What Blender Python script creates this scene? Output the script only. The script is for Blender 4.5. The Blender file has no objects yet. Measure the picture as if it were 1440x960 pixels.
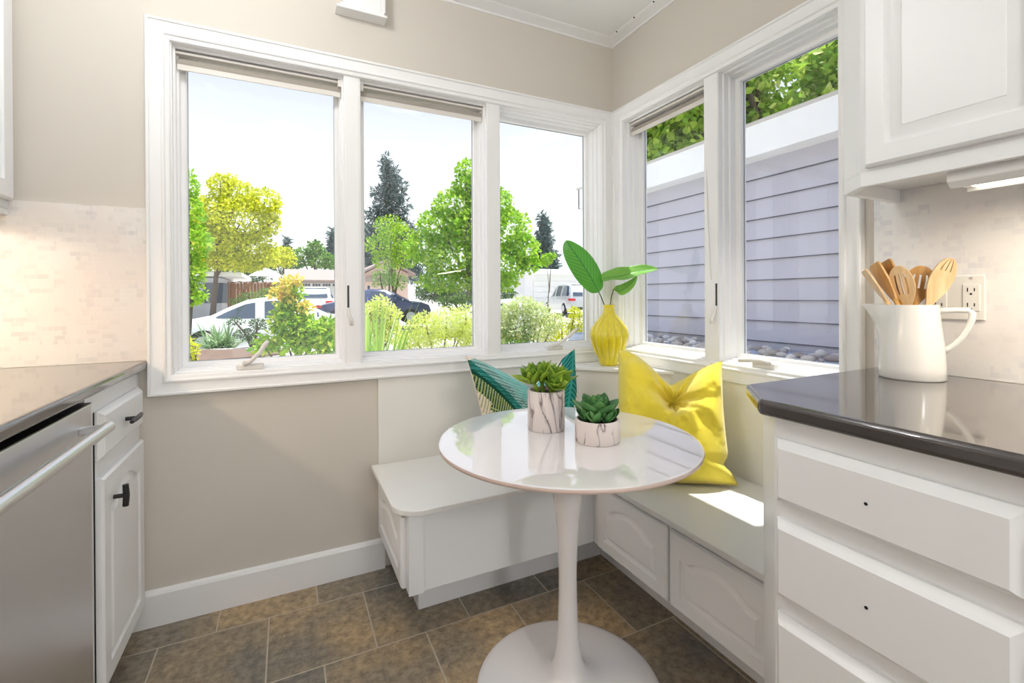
import bpy, bmesh, math, random
import numpy as np
from mathutils import Vector, Matrix, noise
R = math.radians
PI = math.pi
scn = bpy.context.scene
COL = scn.collection
random.seed(7)

# ------------------------------------------------------------------ camera
CAM_H = 1.125
FPX, YAW, SYH, PITCH, ROLL = 649.93, 0.45271, 419.08, -0.0027, -0.00541
def basis():
    cy, sy = math.cos(YAW), math.sin(YAW); cp, sp = math.cos(PITCH), math.sin(PITCH)
    f = Vector((sy*cp, cy*cp, sp)); r = Vector((cy, -sy, 0)); u = r.cross(f)
    cr, sr = math.cos(ROLL), math.sin(ROLL)
    return cr*r+sr*u, -sr*r+cr*u, f
RT, UP, FW = basis()
camd = bpy.data.cameras.new('camera'); cam = bpy.data.objects.new('camera', camd); COL.objects.link(cam)
M = Matrix((RT, UP, -FW)).transposed().to_4x4(); M.translation = Vector((0, 0, CAM_H)); cam.matrix_world = M
camd.sensor_width = 36; camd.lens = 36*FPX/1440
camd.shift_y = -(480-SYH)/1440
camd.clip_start = 0.02; camd.clip_end = 500
scn.camera = cam
def at(u, v, d):                                   # point at forward distance d seen at photo pixel (u, v)
    return Vector((0, 0, CAM_H)) + d*(FW+RT*((u-720)/FPX)-UP*((v-SYH)/FPX))

# ------------------------------------------------------------------ light and exposure
vs = scn.view_settings
vs.view_transform = 'Standard'; vs.look = 'None'; vs.gamma = 1; vs.use_curve_mapping = False
vs.exposure = 0.76
SUN_E = 4.8; SKY_E = 1.28; ROOM_E = 1.0
w = bpy.data.worlds.new('sky'); scn.world = w; w.use_nodes = True
nt = w.node_tree; nt.nodes.clear()
o_ = nt.nodes.new('ShaderNodeOutputWorld'); bg = nt.nodes.new('ShaderNodeBackground'); bg.inputs[1].default_value = SKY_E
tc = nt.nodes.new('ShaderNodeTexCoord'); sx = nt.nodes.new('ShaderNodeSeparateXYZ'); cr = nt.nodes.new('ShaderNodeValToRGB')
nt.links.new(tc.outputs['Generated'], sx.inputs[0]); nt.links.new(sx.outputs[2], cr.inputs[0])
el = cr.color_ramp.elements
el[0].position = 0.0; el[0].color = (0.72, 0.72, 0.73, 1)
el[1].position = 1.0; el[1].color = (0.30, 0.40, 0.66, 1)
e = el.new(0.20); e.color = (0.60, 0.615, 0.64, 1)
e = el.new(0.42); e.color = (0.400, 0.425, 0.535, 1)
# a few thin clouds
nz = nt.nodes.new('ShaderNodeTexNoise'); nz.inputs['Scale'].default_value = 5.0; nz.inputs['Detail'].default_value = 6
mp = nt.nodes.new('ShaderNodeMapping'); mp.inputs['Scale'].default_value = (1, 1, 3.2)
cl = nt.nodes.new('ShaderNodeValToRGB'); cl.color_ramp.elements[0].position = 0.60; cl.color_ramp.elements[1].position = 0.74
mx = nt.nodes.new('ShaderNodeMixRGB'); mx.inputs[2].default_value = (.66, .66, .66, 1)
nt.links.new(tc.outputs['Generated'], mp.inputs[0]); nt.links.new(mp.outputs[0], nz.inputs['Vector'])
nt.links.new(nz.outputs[0], cl.inputs[0]); nt.links.new(cl.outputs[0], mx.inputs[0]); nt.links.new(cr.outputs[0], mx.inputs[1])
nt.links.new(mx.outputs[0], bg.inputs[0]); nt.links.new(bg.outputs[0], o_.inputs[0])

def light(name, kind, loc, energy, color=(1, 1, 1), rot=(0, 0, 0), size=None, parent=None):
    d = bpy.data.lights.new(name, kind); o = bpy.data.objects.new(name, d); COL.objects.link(o)
    d.energy = energy; d.color = color; o.location = loc; o.rotation_euler = rot
    if size and kind == 'AREA': d.shape = 'RECTANGLE'; d.size, d.size_y = size
    if parent: o.parent = parent
    return o
sun = light('sun', 'SUN', (4, 0, 12), SUN_E, (1.0, 0.97, 0.90)); sun.data.angle = R(0.55)
sun.rotation_euler = Vector((0.275, -0.03, 1)).to_track_quat('Z', 'Y').to_euler()

# ------------------------------------------------------------------ materials
MATS = {}
def mat(name, col, rough=0.5, metal=0.0, spec=0.5, coat=0.0, var=0.0, vscale=8.0, bump=0.0, bscale=60.0, emis=None, estr=0.0, col2=None):
    if name in MATS: return MATS[name]
    m = bpy.data.materials.new(name); m.use_nodes = True; MATS[name] = m
    n = m.node_tree.nodes; l = m.node_tree.links; b = n['Principled BSDF']
    b.inputs['Base Color'].default_value = (*col, 1); b.inputs['Roughness'].default_value = rough
    b.inputs['Metallic'].default_value = metal; b.inputs['Specular IOR Level'].default_value = spec
    b.inputs['Coat Weight'].default_value = coat; b.inputs['Coat Roughness'].default_value = 0.05
    t = n.new('ShaderNodeTexCoord')
    z = n.new('ShaderNodeTexNoise'); z.inputs['Scale'].default_value = vscale; z.inputs['Detail'].default_value = 4
    l.new(t.outputs['Object'], z.inputs['Vector'])
    mxx = n.new('ShaderNodeMixRGB'); c2 = col2 or tuple(min(1, c*(1-var)) for c in col)
    mxx.inputs[1].default_value = (*col, 1); mxx.inputs[2].default_value = (*c2, 1)
    l.new(z.outputs[0], mxx.inputs[0]); l.new(mxx.outputs[0], b.inputs['Base Color'])
    if bump:
        z2 = n.new('ShaderNodeTexNoise'); z2.inputs['Scale'].default_value = bscale; z2.inputs['Detail'].default_value = 3
        l.new(t.outputs['Object'], z2.inputs['Vector'])
        bp = n.new('ShaderNodeBump'); bp.inputs['Strength'].default_value = bump; bp.inputs['Distance'].default_value = 0.003
        l.new(z2.outputs[0], bp.inputs['Height']); l.new(bp.outputs[0], b.inputs['Normal'])
    if emis: b.inputs['Emission Color'].default_value = (*emis, 1); b.inputs['Emission Strength'].default_value = estr
    return m
M_wall = mat('wall_paint', (0.655, 0.61, 0.54), 0.85, spec=0.2, var=0.03, vscale=2, bump=0.05, bscale=200)
M_trim = mat('white_trim_paint', (0.88, 0.875, 0.865), 0.38, var=0.02)
M_ceil = mat('ceiling_paint', (0.92, 0.92, 0.91), 0.8, spec=0.2, var=0.02)
M_cab = mat('white_cabinet_lacquer', (0.85, 0.855, 0.86), 0.35, var=0.015)
M_panel = mat('white_backrest_paint', (0.82, 0.80, 0.75), 0.45, var=0.015)
M_seat = mat('bench_seat_laminate', (0.82, 0.815, 0.79), 0.30, var=0.015)
M_black = mat('black_metal', (0.015, 0.015, 0.015), 0.35, var=0.2)
M_gap = mat('dark_gap', (0.01, 0.01, 0.012), 0.9)
M_steel = mat('brushed_steel', (0.70, 0.70, 0.73), 0.36, metal=1.0, var=0.08, vscale=3)
M_handle = mat('satin_steel', (0.72, 0.72, 0.72), 0.28, metal=1.0, var=0.04)
M_ceramic = mat('white_ceramic', (0.80, 0.78, 0.74), 0.18, coat=0.4, var=0.02)
M_plastic = mat('ivory_plastic', (0.80, 0.77, 0.72), 0.35, var=0.02)
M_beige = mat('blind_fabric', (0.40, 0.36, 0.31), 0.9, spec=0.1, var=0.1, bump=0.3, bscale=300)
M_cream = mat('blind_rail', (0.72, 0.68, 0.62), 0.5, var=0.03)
M_soil = mat('soil', (0.05, 0.03, 0.02), 0.95, var=0.5, vscale=80, bump=1, bscale=150)

def nodes_of(m): return m.node_tree.nodes, m.node_tree.links, m.node_tree.nodes['Principled BSDF']
# counter: dark speckled quartz
M_counter = mat('dark_quartz', (0.075, 0.064, 0.062), 0.10, coat=0.6, var=0.5, vscale=420)
# slate floor
def floor_mat():
    m = mat('slate_tile', (0.2, 0.15, 0.1)); n, l, b = nodes_of(m)
    t = n.new('ShaderNodeTexCoord'); mp = n.new('ShaderNodeMapping')
    TW, TH = 0.3175, 0.3135
    mp.inputs['Location'].default_value = (-0.095+TW*20, -1.525+TH*20, 0)
    br = n.new('ShaderNodeTexBrick'); br.offset = 0.5; br.squash = 1
    br.inputs['Scale'].default_value = 1; br.inputs['Brick Width'].default_value = TW; br.inputs['Row Height'].default_value = TH
    br.inputs['Mortar Size'].default_value = 0.0028; br.inputs['Mortar Smooth'].default_value = 0.3; br.inputs['Bias'].default_value = 0
    br.inputs['Color1'].default_value = (0.0, 0, 0, 1); br.inputs['Color2'].default_value = (1, 1, 1, 1); br.inputs['Mortar'].default_value = (0.5, .5, .5, 1)
    l.new(t.outputs['Object'], mp.inputs[0]); l.new(mp.outputs[0], br.inputs['Vector'])
    n1 = n.new('ShaderNodeTexNoise'); n1.inputs['Scale'].default_value = 3.5; n1.inputs['Detail'].default_value = 6
    n2 = n.new('ShaderNodeTexNoise'); n2.inputs['Scale'].default_value = 38; n2.inputs['Detail'].default_value = 8; n2.inputs['Roughness'].default_value = 0.7
    l.new(t.outputs['Object'], n1.inputs[0]); l.new(t.outputs['Object'], n2.inputs[0])
    r1 = n.new('ShaderNodeValToRGB'); E_ = r1.color_ramp.elements
    E_[0].position = .33; E_[0].color = (0.20, 0.19, 0.17, 1); E_[1].position = .68; E_[1].color = (0.46, 0.34, 0.20, 1)
    ee = E_.new(.5); ee.color = (0.30, 0.25, 0.18, 1)
    a1 = n.new('ShaderNodeMath'); a1.operation = 'MULTIPLY_ADD'; a1.inputs[1].default_value = 0.22
    l.new(br.outputs['Color'], a1.inputs[0]); l.new(n1.outputs[0], a1.inputs[2])
    a2 = n.new('ShaderNodeMath'); a2.operation = 'SUBTRACT'; a2.inputs[1].default_value = 0.11; l.new(a1.outputs[0], a2.inputs[0])
    l.new(a2.outputs[0], r1.inputs[0])
    r2 = n.new('ShaderNodeValToRGB'); r2.color_ramp.elements[0].position = .32; r2.color_ramp.elements[0].color = (.45, .45, .47, 1)
    r2.color_ramp.elements[1].position = .62; r2.color_ramp.elements[1].color = (1.22, 1.18, 1.12, 1); l.new(n2.outputs[0], r2.inputs[0])
    mu = n.new('ShaderNodeMixRGB'); mu.blend_type = 'MULTIPLY'; mu.inputs[0].default_value = 1
    l.new(r1.outputs[0], mu.inputs[1]); l.new(r2.outputs[0], mu.inputs[2])
    mo = n.new('ShaderNodeMixRGB'); mo.inputs[2].default_value = (0.52, 0.44, 0.34, 1)
    l.new(br.outputs['Fac'], mo.inputs[0]); l.new(mu.outputs[0], mo.inputs[1]); l.new(mo.outputs[0], b.inputs['Base Color'])
    b.inputs['Roughness'].default_value = 0.42
    bp = n.new('ShaderNodeBump'); bp.inputs['Strength'].default_value = 0.5; bp.inputs['Distance'].default_value = 0.003
    sb = n.new('ShaderNodeMath'); sb.operation = 'SUBTRACT'; l.new(n2.outputs[0], sb.inputs[0]); l.new(br.outputs['Fac'], sb.inputs[1])
    l.new(sb.outputs[0], bp.inputs['Height']); l.new(bp.outputs[0], b.inputs['Normal'])
    return m
M_floor = floor_mat()
# small iridescent mosaic with varied tile sizes
def mosaic_mat(name, axes, a=(0.80, 0.77, 0.72), c=(0.66, 0.64, 0.61), pink=(0.80, 0.70, 0.64)):
    m = mat(name, a); n, l, b = nodes_of(m)
    t = n.new('ShaderNodeTexCoord'); s = n.new('ShaderNodeSeparateXYZ'); cmb = n.new('ShaderNodeCombineXYZ')
    l.new(t.outputs['Object'], s.inputs[0]); l.new(s.outputs[axes[0]], cmb.inputs[0]); l.new(s.outputs[axes[1]], cmb.inputs[1])
    def brick(bw, rh, off, sq):
        br = n.new('ShaderNodeTexBrick'); br.offset = off; br.squash = sq; br.squash_frequency = 3; br.offset_frequency = 2
        for k, v in (('Scale', 1), ('Brick Width', bw), ('Row Height', rh), ('Mortar Size', 0.0009), ('Mortar Smooth', .2), ('Bias', 0)): br.inputs[k].default_value = v
        br.inputs['Color1'].default_value = (0, 0, 0, 1); br.inputs['Color2'].default_value = (1, 1, 1, 1); br.inputs['Mortar'].default_value = (.5, .5, .5, 1)
        mp = n.new('ShaderNodeMapping'); mp.inputs['Location'].default_value = (10, 10, 0)
        l.new(cmb.outputs[0], mp.inputs[0]); l.new(mp.outputs[0], br.inputs['Vector']); return br
    b1 = brick(.030, .015, .37, .5); b2 = brick(.045, .030, .5, .6)
    nn = n.new('ShaderNodeTexNoise'); nn.inputs['Scale'].default_value = 3.0; l.new(cmb.outputs[0], nn.inputs[0])
    m1 = n.new('ShaderNodeMixRGB'); m1.inputs[0].default_value = .45; l.new(b1.outputs['Color'], m1.inputs[1]); l.new(b2.outputs['Color'], m1.inputs[2])
    r = n.new('ShaderNodeValToRGB'); r.color_ramp.elements[0].position = .10; r.color_ramp.elements[0].color = (*c, 1)
    r.color_ramp.elements[1].position = .42; r.color_ramp.elements[1].color = (*a, 1); l.new(m1.outputs[0], r.inputs[0])
    pk = n.new('ShaderNodeValToRGB'); pk.color_ramp.elements[0].position = .45; pk.color_ramp.elements[1].position = .62; l.new(nn.outputs[0], pk.inputs[0])
    pm = n.new('ShaderNodeMath'); pm.operation = 'MULTIPLY'; pm.inputs[1].default_value = .6; l.new(pk.outputs[0], pm.inputs[0])
    m2 = n.new('ShaderNodeMixRGB'); m2.inputs[2].default_value = (*pink, 1); l.new(pm.outputs[0], m2.inputs[0]); l.new(r.outputs[0], m2.inputs[1])
    l.new(m2.outputs[0], b.inputs['Base Color']); b.inputs['Roughness'].default_value = .22
    bp = n.new('ShaderNodeBump'); bp.inputs['Strength'].default_value = .25; bp.inputs['Distance'].default_value = .001; bp.invert = True
    l.new(b1.outputs['Fac'], bp.inputs['Height']); l.new(bp.outputs[0], b.inputs['Normal'])
    return m
M_mosA = mosaic_mat('mosaic_tile_north', (0, 2))
M_mosB = mosaic_mat('mosaic_tile_east', (1, 2), (0.80, 0.79, 0.77), (0.67, 0.67, 0.69), (0.81, 0.74, 0.71))
def glass_mat():
    m = bpy.data.materials.new('window_glass'); m.use_nodes = True; n = m.node_tree.nodes; l = m.node_tree.links; n.clear()
    o = n.new('ShaderNodeOutputMaterial'); mix = n.new('ShaderNodeMixShader'); tr = n.new('ShaderNodeBsdfTransparent'); gl = n.new('ShaderNodeBsdfGlossy')
    fr = n.new('ShaderNodeFresnel'); fr.inputs[0].default_value = 1.52; gl.inputs['Roughness'].default_value = 0.0
    tr.inputs[0].default_value = (0.97, 0.985, 0.98, 1)
    ge = n.new('ShaderNodeNewGeometry'); inv = n.new('ShaderNodeMath'); inv.operation = 'SUBTRACT'; inv.inputs[0].default_value = 1
    mul = n.new('ShaderNodeMath'); mul.operation = 'MULTIPLY'; l.new(ge.outputs['Backfacing'], inv.inputs[1]); l.new(inv.outputs[0], mul.inputs[0]); l.new(fr.outputs[0], mul.inputs[1])
    dbl = n.new('ShaderNodeMath'); dbl.operation = 'MULTIPLY'; dbl.use_clamp = True; dbl.inputs[1].default_value = 1.4   # two faces of double glazing
    l.new(mul.outputs[0], dbl.inputs[0]); l.new(dbl.outputs[0], mix.inputs[0]); l.new(tr.outputs[0], mix.inputs[1]); l.new(gl.outputs[0], mix.inputs[2]); l.new(mix.outputs[0], o.inputs[0])
    return m
M_glass = glass_mat()
def leaf_mat(name, c1, c2, c3=None, trans=0.45, rough=0.5):
    m = bpy.data.materials.new(name); m.use_nodes = True; n = m.node_tree.nodes; l = m.node_tree.links; b = n['Principled BSDF']
    g = n.new('ShaderNodeNewGeometry'); r = n.new('ShaderNodeValToRGB'); E_ = r.color_ramp.elements
    E_[0].color = (*c1, 1); E_[1].color = (*c2, 1)
    if c3: ee = E_.new(.85); ee.color = (*c2, 1); E_[-1].color = (*c3, 1)
    l.new(g.outputs['Random Per Island'], r.inputs[0]); l.new(r.outputs[0], b.inputs['Base Color']); b.inputs['Roughness'].default_value = rough
    b.inputs['Specular IOR Level'].default_value = 0.3
    t = n.new('ShaderNodeBsdfTranslucent'); l.new(r.outputs[0], t.inputs[0]); mx = n.new('ShaderNodeMixShader'); mx.inputs[0].default_value = trans
    o = n['Material Output']; l.new(b.outputs[0], mx.inputs[1]); l.new(t.outputs[0], mx.inputs[2]); l.new(mx.outputs[0], o.inputs[0])
    return m

# ------------------------------------------------------------------ mesh helpers
class MB:
    def __init__(s): s.v = []; s.f = []; s.m = []
    def add(s, vs_, fs, mi=0):
        o = len(s.v); s.v += [tuple(v) for v in vs_]; s.f += [tuple(i+o for i in f) for f in fs]; s.m += [mi]*len(fs)
    def box(s, x0, x1, y0, y1, z0, z1, mi=0, mtx=None):
        p = [(x, y, z) for z in (z0, z1) for y in (y0, y1) for x in (x0, x1)]
        if mtx: p = [tuple(mtx @ Vector(q)) for q in p]
        s.add(p, [(0, 2, 3, 1), (4, 5, 7, 6), (0, 1, 5, 4), (2, 6, 7, 3), (0, 4, 6, 2), (1, 3, 7, 5)], mi); return s
    def prism(s, poly, z0, z1, fn=None, mi=0):
        n = len(poly); fn = fn or (lambda a, b, h: (a, b, h))
        s.add([fn(a, b, z0) for a, b in poly]+[fn(a, b, z1) for a, b in poly],
              [tuple(range(n))[::-1], tuple(range(n, 2*n))]+[(i, (i+1) % n, n+(i+1) % n, n+i) for i in range(n)], mi); return s
    def loft(s, loops, cap0=True, cap1=True, closed=False, mi=0):
        n = len(loops[0]); vv = [p for L in loops for p in L]; ff = []
        for k in range(len(loops)-1+(1 if closed else 0)):
            a = k*n; b = ((k+1) % len(loops))*n
            ff += [(a+i, a+(i+1) % n, b+(i+1) % n, b+i) for i in range(n)]
        if not closed:
            if cap0: ff.append(tuple(range(n))[::-1])
            if cap1: ff.append(tuple(range((len(loops)-1)*n, len(loops)*n)))
        s.add(vv, ff, mi); return s
    def lathe(s, prof, n=48, c=(0, 0, 0), mod=None, cap0=True, cap1=True, mi=0):
        L = []
        for r, z in prof:
            L.append([(c[0]+(r*(mod(a, z) if mod else 1))*math.cos(a), c[1]+(r*(mod(a, z) if mod else 1))*math.sin(a), c[2]+z) for a in (2*PI*i/n for i in range(n))])
        return s.loft(L, cap0, cap1, mi=mi)
    def tube(s, pts, rad, n=10, mi=0, flat=1.0, up=None):
        pts = [Vector(p) for p in pts]; rs = rad if isinstance(rad, (list, tuple)) else [rad]*len(pts); L = []
        ref = Vector(up) if up else None
        for i, p in enumerate(pts):
            t = (pts[min(i+1, len(pts)-1)]-pts[max(i-1, 0)]).normalized()
            if ref is None or abs(t.dot(ref)) > .95: ref = Vector((0, 0, 1)) if abs(t.z) < .9 else Vector((1, 0, 0))
            a = (ref-t*ref.dot(t)).normalized(); b = t.cross(a); ref = a
            L.append([tuple(p+a*rs[i]*math.cos(q)+b*rs[i]*flat*math.sin(q)) for q in (2*PI*k/n for k in range(n))])
        return s.loft(L, mi=mi)
    def build(s, name, mats, parent=None, smooth=False, bevel=0, bseg=2, auto=None, normals=True):
        me = bpy.data.meshes.new(name); me.from_pydata(s.v, [], s.f); me.update()
        if normals:
            bm = bmesh.new(); bm.from_mesh(me); bmesh.ops.recalc_face_normals(bm, faces=bm.faces); bm.to_mesh(me); bm.free()
        mats = mats if isinstance(mats, (list, tuple)) else [mats]
        for m in mats: me.materials.append(m)
        if len(mats) > 1: me.polygons.foreach_set('material_index', s.m)
        if smooth or auto: me.polygons.foreach_set('use_smooth', [True]*len(me.polygons))
        if auto: me.set_sharp_from_angle(angle=R(auto))
        o = bpy.data.objects.new(name, me); COL.objects.link(o)
        if parent: o.parent = parent; o.matrix_parent_inverse = Matrix.Translation(parent.location).inverted() if parent.rotation_euler.z == 0 else (Matrix.Translation(parent.location) @ parent.rotation_euler.to_matrix().to_4x4()).inverted()
        if bevel:
            b = o.modifiers.new('bevel', 'BEVEL'); b.width = bevel; b.segments = bseg; b.limit_method = 'ANGLE'; b.angle_limit = R(40)
        return o
def tag(o, label, cat, group=None, kind=None):
    o['label'] = label; o['category'] = cat
    if group: o['group'] = group
    if kind: o['kind'] = kind
    return o
def struct(o): o['kind'] = 'structure'; return o
def thing(name, label, cat, loc=(0, 0, 0), group=None, rz=0):
    o = bpy.data.objects.new(name, None); COL.objects.link(o); o.location = loc; o.rotation_euler.z = rz; o.empty_display_size = .05
    return tag(o, label, cat, group)
def empty_struct(name, loc=(0, 0, 0)):
    o = bpy.data.objects.new(name, None); COL.objects.link(o); o.location = loc; o.empty_display_size = .05; return struct(o)
def copy_tree(o, parent=None):
    c = o.copy(); COL.objects.link(c)
    if parent: c.parent = parent
    for ch in list(o.children): copy_tree(ch, c)
    return c
def circle(r, n=24, c=(0, 0), ex=1.0): return [(c[0]+r*ex*math.cos(2*PI*i/n), c[1]+r*math.sin(2*PI*i/n)) for i in range(n)]

YA, XB = 1.976, 1.56
ZC = 2.46
XL = -1.07
fA = lambda a, b, h: (a, YA-h, b)                    # wall A plane: a = x, b = z, h off the wall
fB = lambda a, b, h: (XB-h, a, b)                    # wall B plane: a = y
def rect(a0, a1, b0, b1, i=0.0): return [(a0+i, b0+i), (a1-i, b0+i), (a1-i, b1-i), (a0+i, b1-i)]
def ring(mb, f, a0, a1, b0, b1, prof, mi=0):         # mitred frame: prof = [(inset, height)]
    loops = [[f(a, b, h) for a, b in rect(a0, a1, b0, b1, i)] for i, h in prof]
    mb.loft(loops, False, False, closed=True, mi=mi); return mb

# ================================================================== SETTING
T = 0.14
YB, XO = -2.9, 1.56
# wall A (north) with the triple window opening
AO = (-0.363, 1.483, 0.857, 2.026)
BO = (0.849, 1.885, 0.857, 2.026)
def wall_with_hole(name, f, a0, a1, b0, b1, hole, t):
    mb = MB(); h0, h1, g0, g1 = hole
    for (x0, x1, z0, z1) in ((a0, h0, b0, b1), (h1, a1, b0, b1), (h0, h1, b0, g0), (h0, h1, g1, b1)):
        mb.prism([(x0, z0), (x1, z0), (x1, z1), (x0, z1)], 0, -t, f)
    return struct(mb.build(name, M_wall))
wall_with_hole('wall_north', fA, XL-T, XB+T, 0, ZC+.1, AO, T)
wall_with_hole('wall_east', fB, YB, YA, 0, ZC+.1, BO, T)
struct(MB().box(XL-T, XL, YB, YA, 0, ZC+.1).build('wall_west', M_wall))
# south wall far behind the camera with a wide opening, added to let in sky fill light
mb = MB(); mb.box(XL, -0.95, YB-T, YB, 0, ZC+.1); mb.box(1.45, XB, YB-T, YB, 0, ZC+.1); mb.box(-0.95, 1.45, YB-T, YB, 2.30, ZC+.1)
struct(mb.build('wall_south', M_wall))
struct(MB().box(XL-T, XB+T, YB-T, YA+T, -.08, 0).build('floor', M_floor))
struct(MB().box(XL-T, XB+T, YB-T, YA+T, ZC, ZC+.15).build('ceiling', M_ceil))
# crown moulding
def crown(name, pts_in, poly_dir):
    pass
prof = [(0, 0.022), (0.006, 0.022), (0.010, 0.016), (0.030, 0.010), (0.048, 0.006), (0.058, 0.003), (0.062, 0)]
mb = MB()
mb.prism([(YA-a, ZC-b) for a, b in prof]+[(YA, ZC)], XL, XB, lambda a, b, h: (h, a, b))
struct(mb.build('trim_1', M_trim))
mb = MB(); mb.prism([(XB-a, ZC-b) for a, b in prof]+[(XB, ZC)], YB, YA-.001, lambda a, b, h: (a, h, b))
c2 = struct(mb.build('trim_2', M_trim))
mb = MB()
for k in range(6):
    yy = 1.863-.131*k
    mb.prism(circle(.0035, 8, (XB-.060, yy)), ZC-.0045, ZC-.001, lambda a, b, h: (a, b, h))
mb.build('nail_holes', M_gap, c2)
# baseboard on wall A
mb = MB(); mb.prism([(YA, 0), (YA-.016, 0), (YA-.016, .108), (YA-.012, .117), (YA-.004, .122), (YA, .122)], XL, .36, lambda a, b, h: (h, a, b))
struct(mb.build('baseboard_north', M_trim))
# mosaic backsplashes (tiles on the walls)
b1 = MB().box(XL, -.433, YA-.008, YA, .914, 1.434).build('backsplash', M_mosA)
tag(b1, 'cream and pink mosaic backsplash beside the left end of the triple window', 'backsplash')
b2 = MB().box(XB-.008, XB, YB+.01, .756, .914, 1.50).build('backsplash', M_mosB)
tag(b2, 'pale grey mosaic backsplash behind the white pitcher under the wall cabinet', 'backsplash')

# ---------------------------------------------------------------- windows
PROF_CASE = [(0, 0), (0, .020), (.003, .024), (.009, .024), (.012, .018), (.036, .015), (.043, .016), (.046, .021), (.052, .022), (.056, .016), (.063, .014), (.068, .010), (.068, 0)]
PROF_JAMB = [(-.006, -.002), (.004, .0005), (.004, -.022), (.010, -.025), (.010, -.050), (.016, -.053), (.016, -.083), (.021, -.086), (.028, -.089), (.032, -.094), (.032, -.124), (-.006, -.124)]
def window(name, f, opening, mull, outer):
    a0, a1, b0, b1 = opening
    W = empty_struct(name, f((a0+a1)/2, b0, 0))
    mb = MB(); ring(mb, f, *outer, PROF_CASE); mb.build('casing', M_trim, W, auto=35)
    for m0, m1 in mull:
        mb = MB(); mb.prism([(m0, b0-.004), (m1, b0-.004), (m1, b1+.004), (m0, b1+.004)], .002, -.12, f); mb.build('mullion', M_trim, W, bevel=.002)
    edges = [a0]+[x for m in mull for x in m]+[a1]
    for k in range(0, len(edges), 2):
        p0, p1 = edges[k], edges[k+1]
        mb = MB(); ring(mb, f, p0, p1, b0, b1, PROF_JAMB); s = mb.build('sash', M_trim, W, auto=35)
        mb = MB(); mb.prism(rect(p0, p1, b0, b1, .028), -.112, -.116, f); mb.build('glass_pane', M_glass, s)
        mb = MB(); ring(mb, f, p0, p1, b0, b1, [(.0315, -.1105), (.0335, -.1105), (.0335, -.118), (.0315, -.118)]); mb.build('glazing_seal', mat('seal_grey', (.32, .33, .35), .7), s)
    # outside sill
    mb = MB(); mb.prism([(a0-.04, b0-.06), (a1+.04, b0-.06), (a1+.04, b0+.012), (a0-.04, b0+.012)], -.125, -.175, f); mb.build('outer_sill', M_trim, W)
    return W
WA = window('window_1', fA, AO, [(.2141, .2691), (.8385, .8975)], (-.431, 1.549, .79, 2.092))
WB = window('window_2', fB, BO, [(1.309, 1.372)], (.784, 1.952, .79, 2.092))
def crank(W, f, a, b, d, fold=False):
    mb = MB(); mb.prism(rect(a-.045, a+.045, b-.004, b+.020), -.022, .004, f); c = mb.build('crank_housing', M_plastic, W, bevel=.006)
    mb = MB()
    if not fold: pts = [f(a-.02, b+.02, .002), f(a+d*.2-.01, b+.030, .012), f(a+d*.55, b+.062, .016), f(a+d*.8, b+.088, .016), f(a+d, b+.104, .016)]
    else: pts = [f(a-.03, b+.02, .004), f(a+.0, b+.026, .010), f(a+.04, b+.024, .014), f(a+.09, b+.016, .014)]
    mb.tube(pts, [.010, .0075, .008, .0095, .006], 10) if len(pts) == 5 else mb.tube(pts, [.009, .008, .009, .007], 10)
    mb.build('crank_handle', M_plastic, c, smooth=True)
crank(WA, fA, -.125, .862, .06); crank(WA, fA, 1.20, .862, .125)
crank(WB, fB, 1.115, .862, .1, True)
def lock(W, f, a, side):
    mb = MB(); mb.prism(rect(a-.004, a+.004, 1.085, 1.175), .002, .0035, f); L = mb.build('lock_slot', M_black, W)
    mb = MB(); mb.tube([f(a, 1.085, .006), f(a+side*.002, 1.055, .012), f(a+side*.012, 1.035, .018), f(a+side*.012, 1.012, .018)], [.004, .005, .007, .006], 8); mb.build('lock_lever', M_plastic, L, smooth=True)
lock(WA, fA, .2225, 1)
lock(WB, fB, 1.3165, 1)

# ---------------------------------------------------------------- roller blinds
def blind(f, a0, a1, label, side):
    t = thing('roller_blind', label, 'blind', f((a0+a1)/2, 1.95, -.05), 'roller blinds rolled up at the window tops')
    ax = lambda r, z, h: [f(a, z, h) for a in (a0+.006, a1-.006)]
    def cyl(aa, bb, z, h, r, n=16):
        m = MB(); m.loft([[f(a, z+r*math.sin(2*PI*i/n), h+r*math.cos(2*PI*i/n)) for i in range(n)] for a in (aa, bb)]); return m
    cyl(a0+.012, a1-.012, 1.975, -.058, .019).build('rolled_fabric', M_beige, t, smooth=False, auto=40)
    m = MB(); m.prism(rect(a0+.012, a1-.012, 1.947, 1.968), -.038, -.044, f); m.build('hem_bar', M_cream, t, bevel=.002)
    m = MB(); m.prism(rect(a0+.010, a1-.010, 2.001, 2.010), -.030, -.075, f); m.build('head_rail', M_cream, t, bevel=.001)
    aa = a1-.024 if side > 0 else a0+.002
    m = MB(); m.prism(rect(aa, aa+.020, 1.985, 2.016), -.024, -.078, f); m.build('end_bracket', M_plastic, t, bevel=.003)
    return t
blind(fA, AO[0], .2141, 'rolled up beige roller blind at the top of the leftmost window pane', 1)
blind(fA, .2691, .8385, 'rolled up beige roller blind at the top of the middle pane of the triple window', -1)
tb = blind(fB, 1.372, BO[1], 'rolled up beige roller blind on the right wall window with a hanging cord', -1)
m = MB(); m.tube([fB(1.378, 1.96, -.02), fB(1.372, 1.80, -.002), fB(1.352, 1.42, .006), fB(1.336, 1.19, .008)], .0014, 6); m.build('pull_cord', M_cream, tb)

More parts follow.
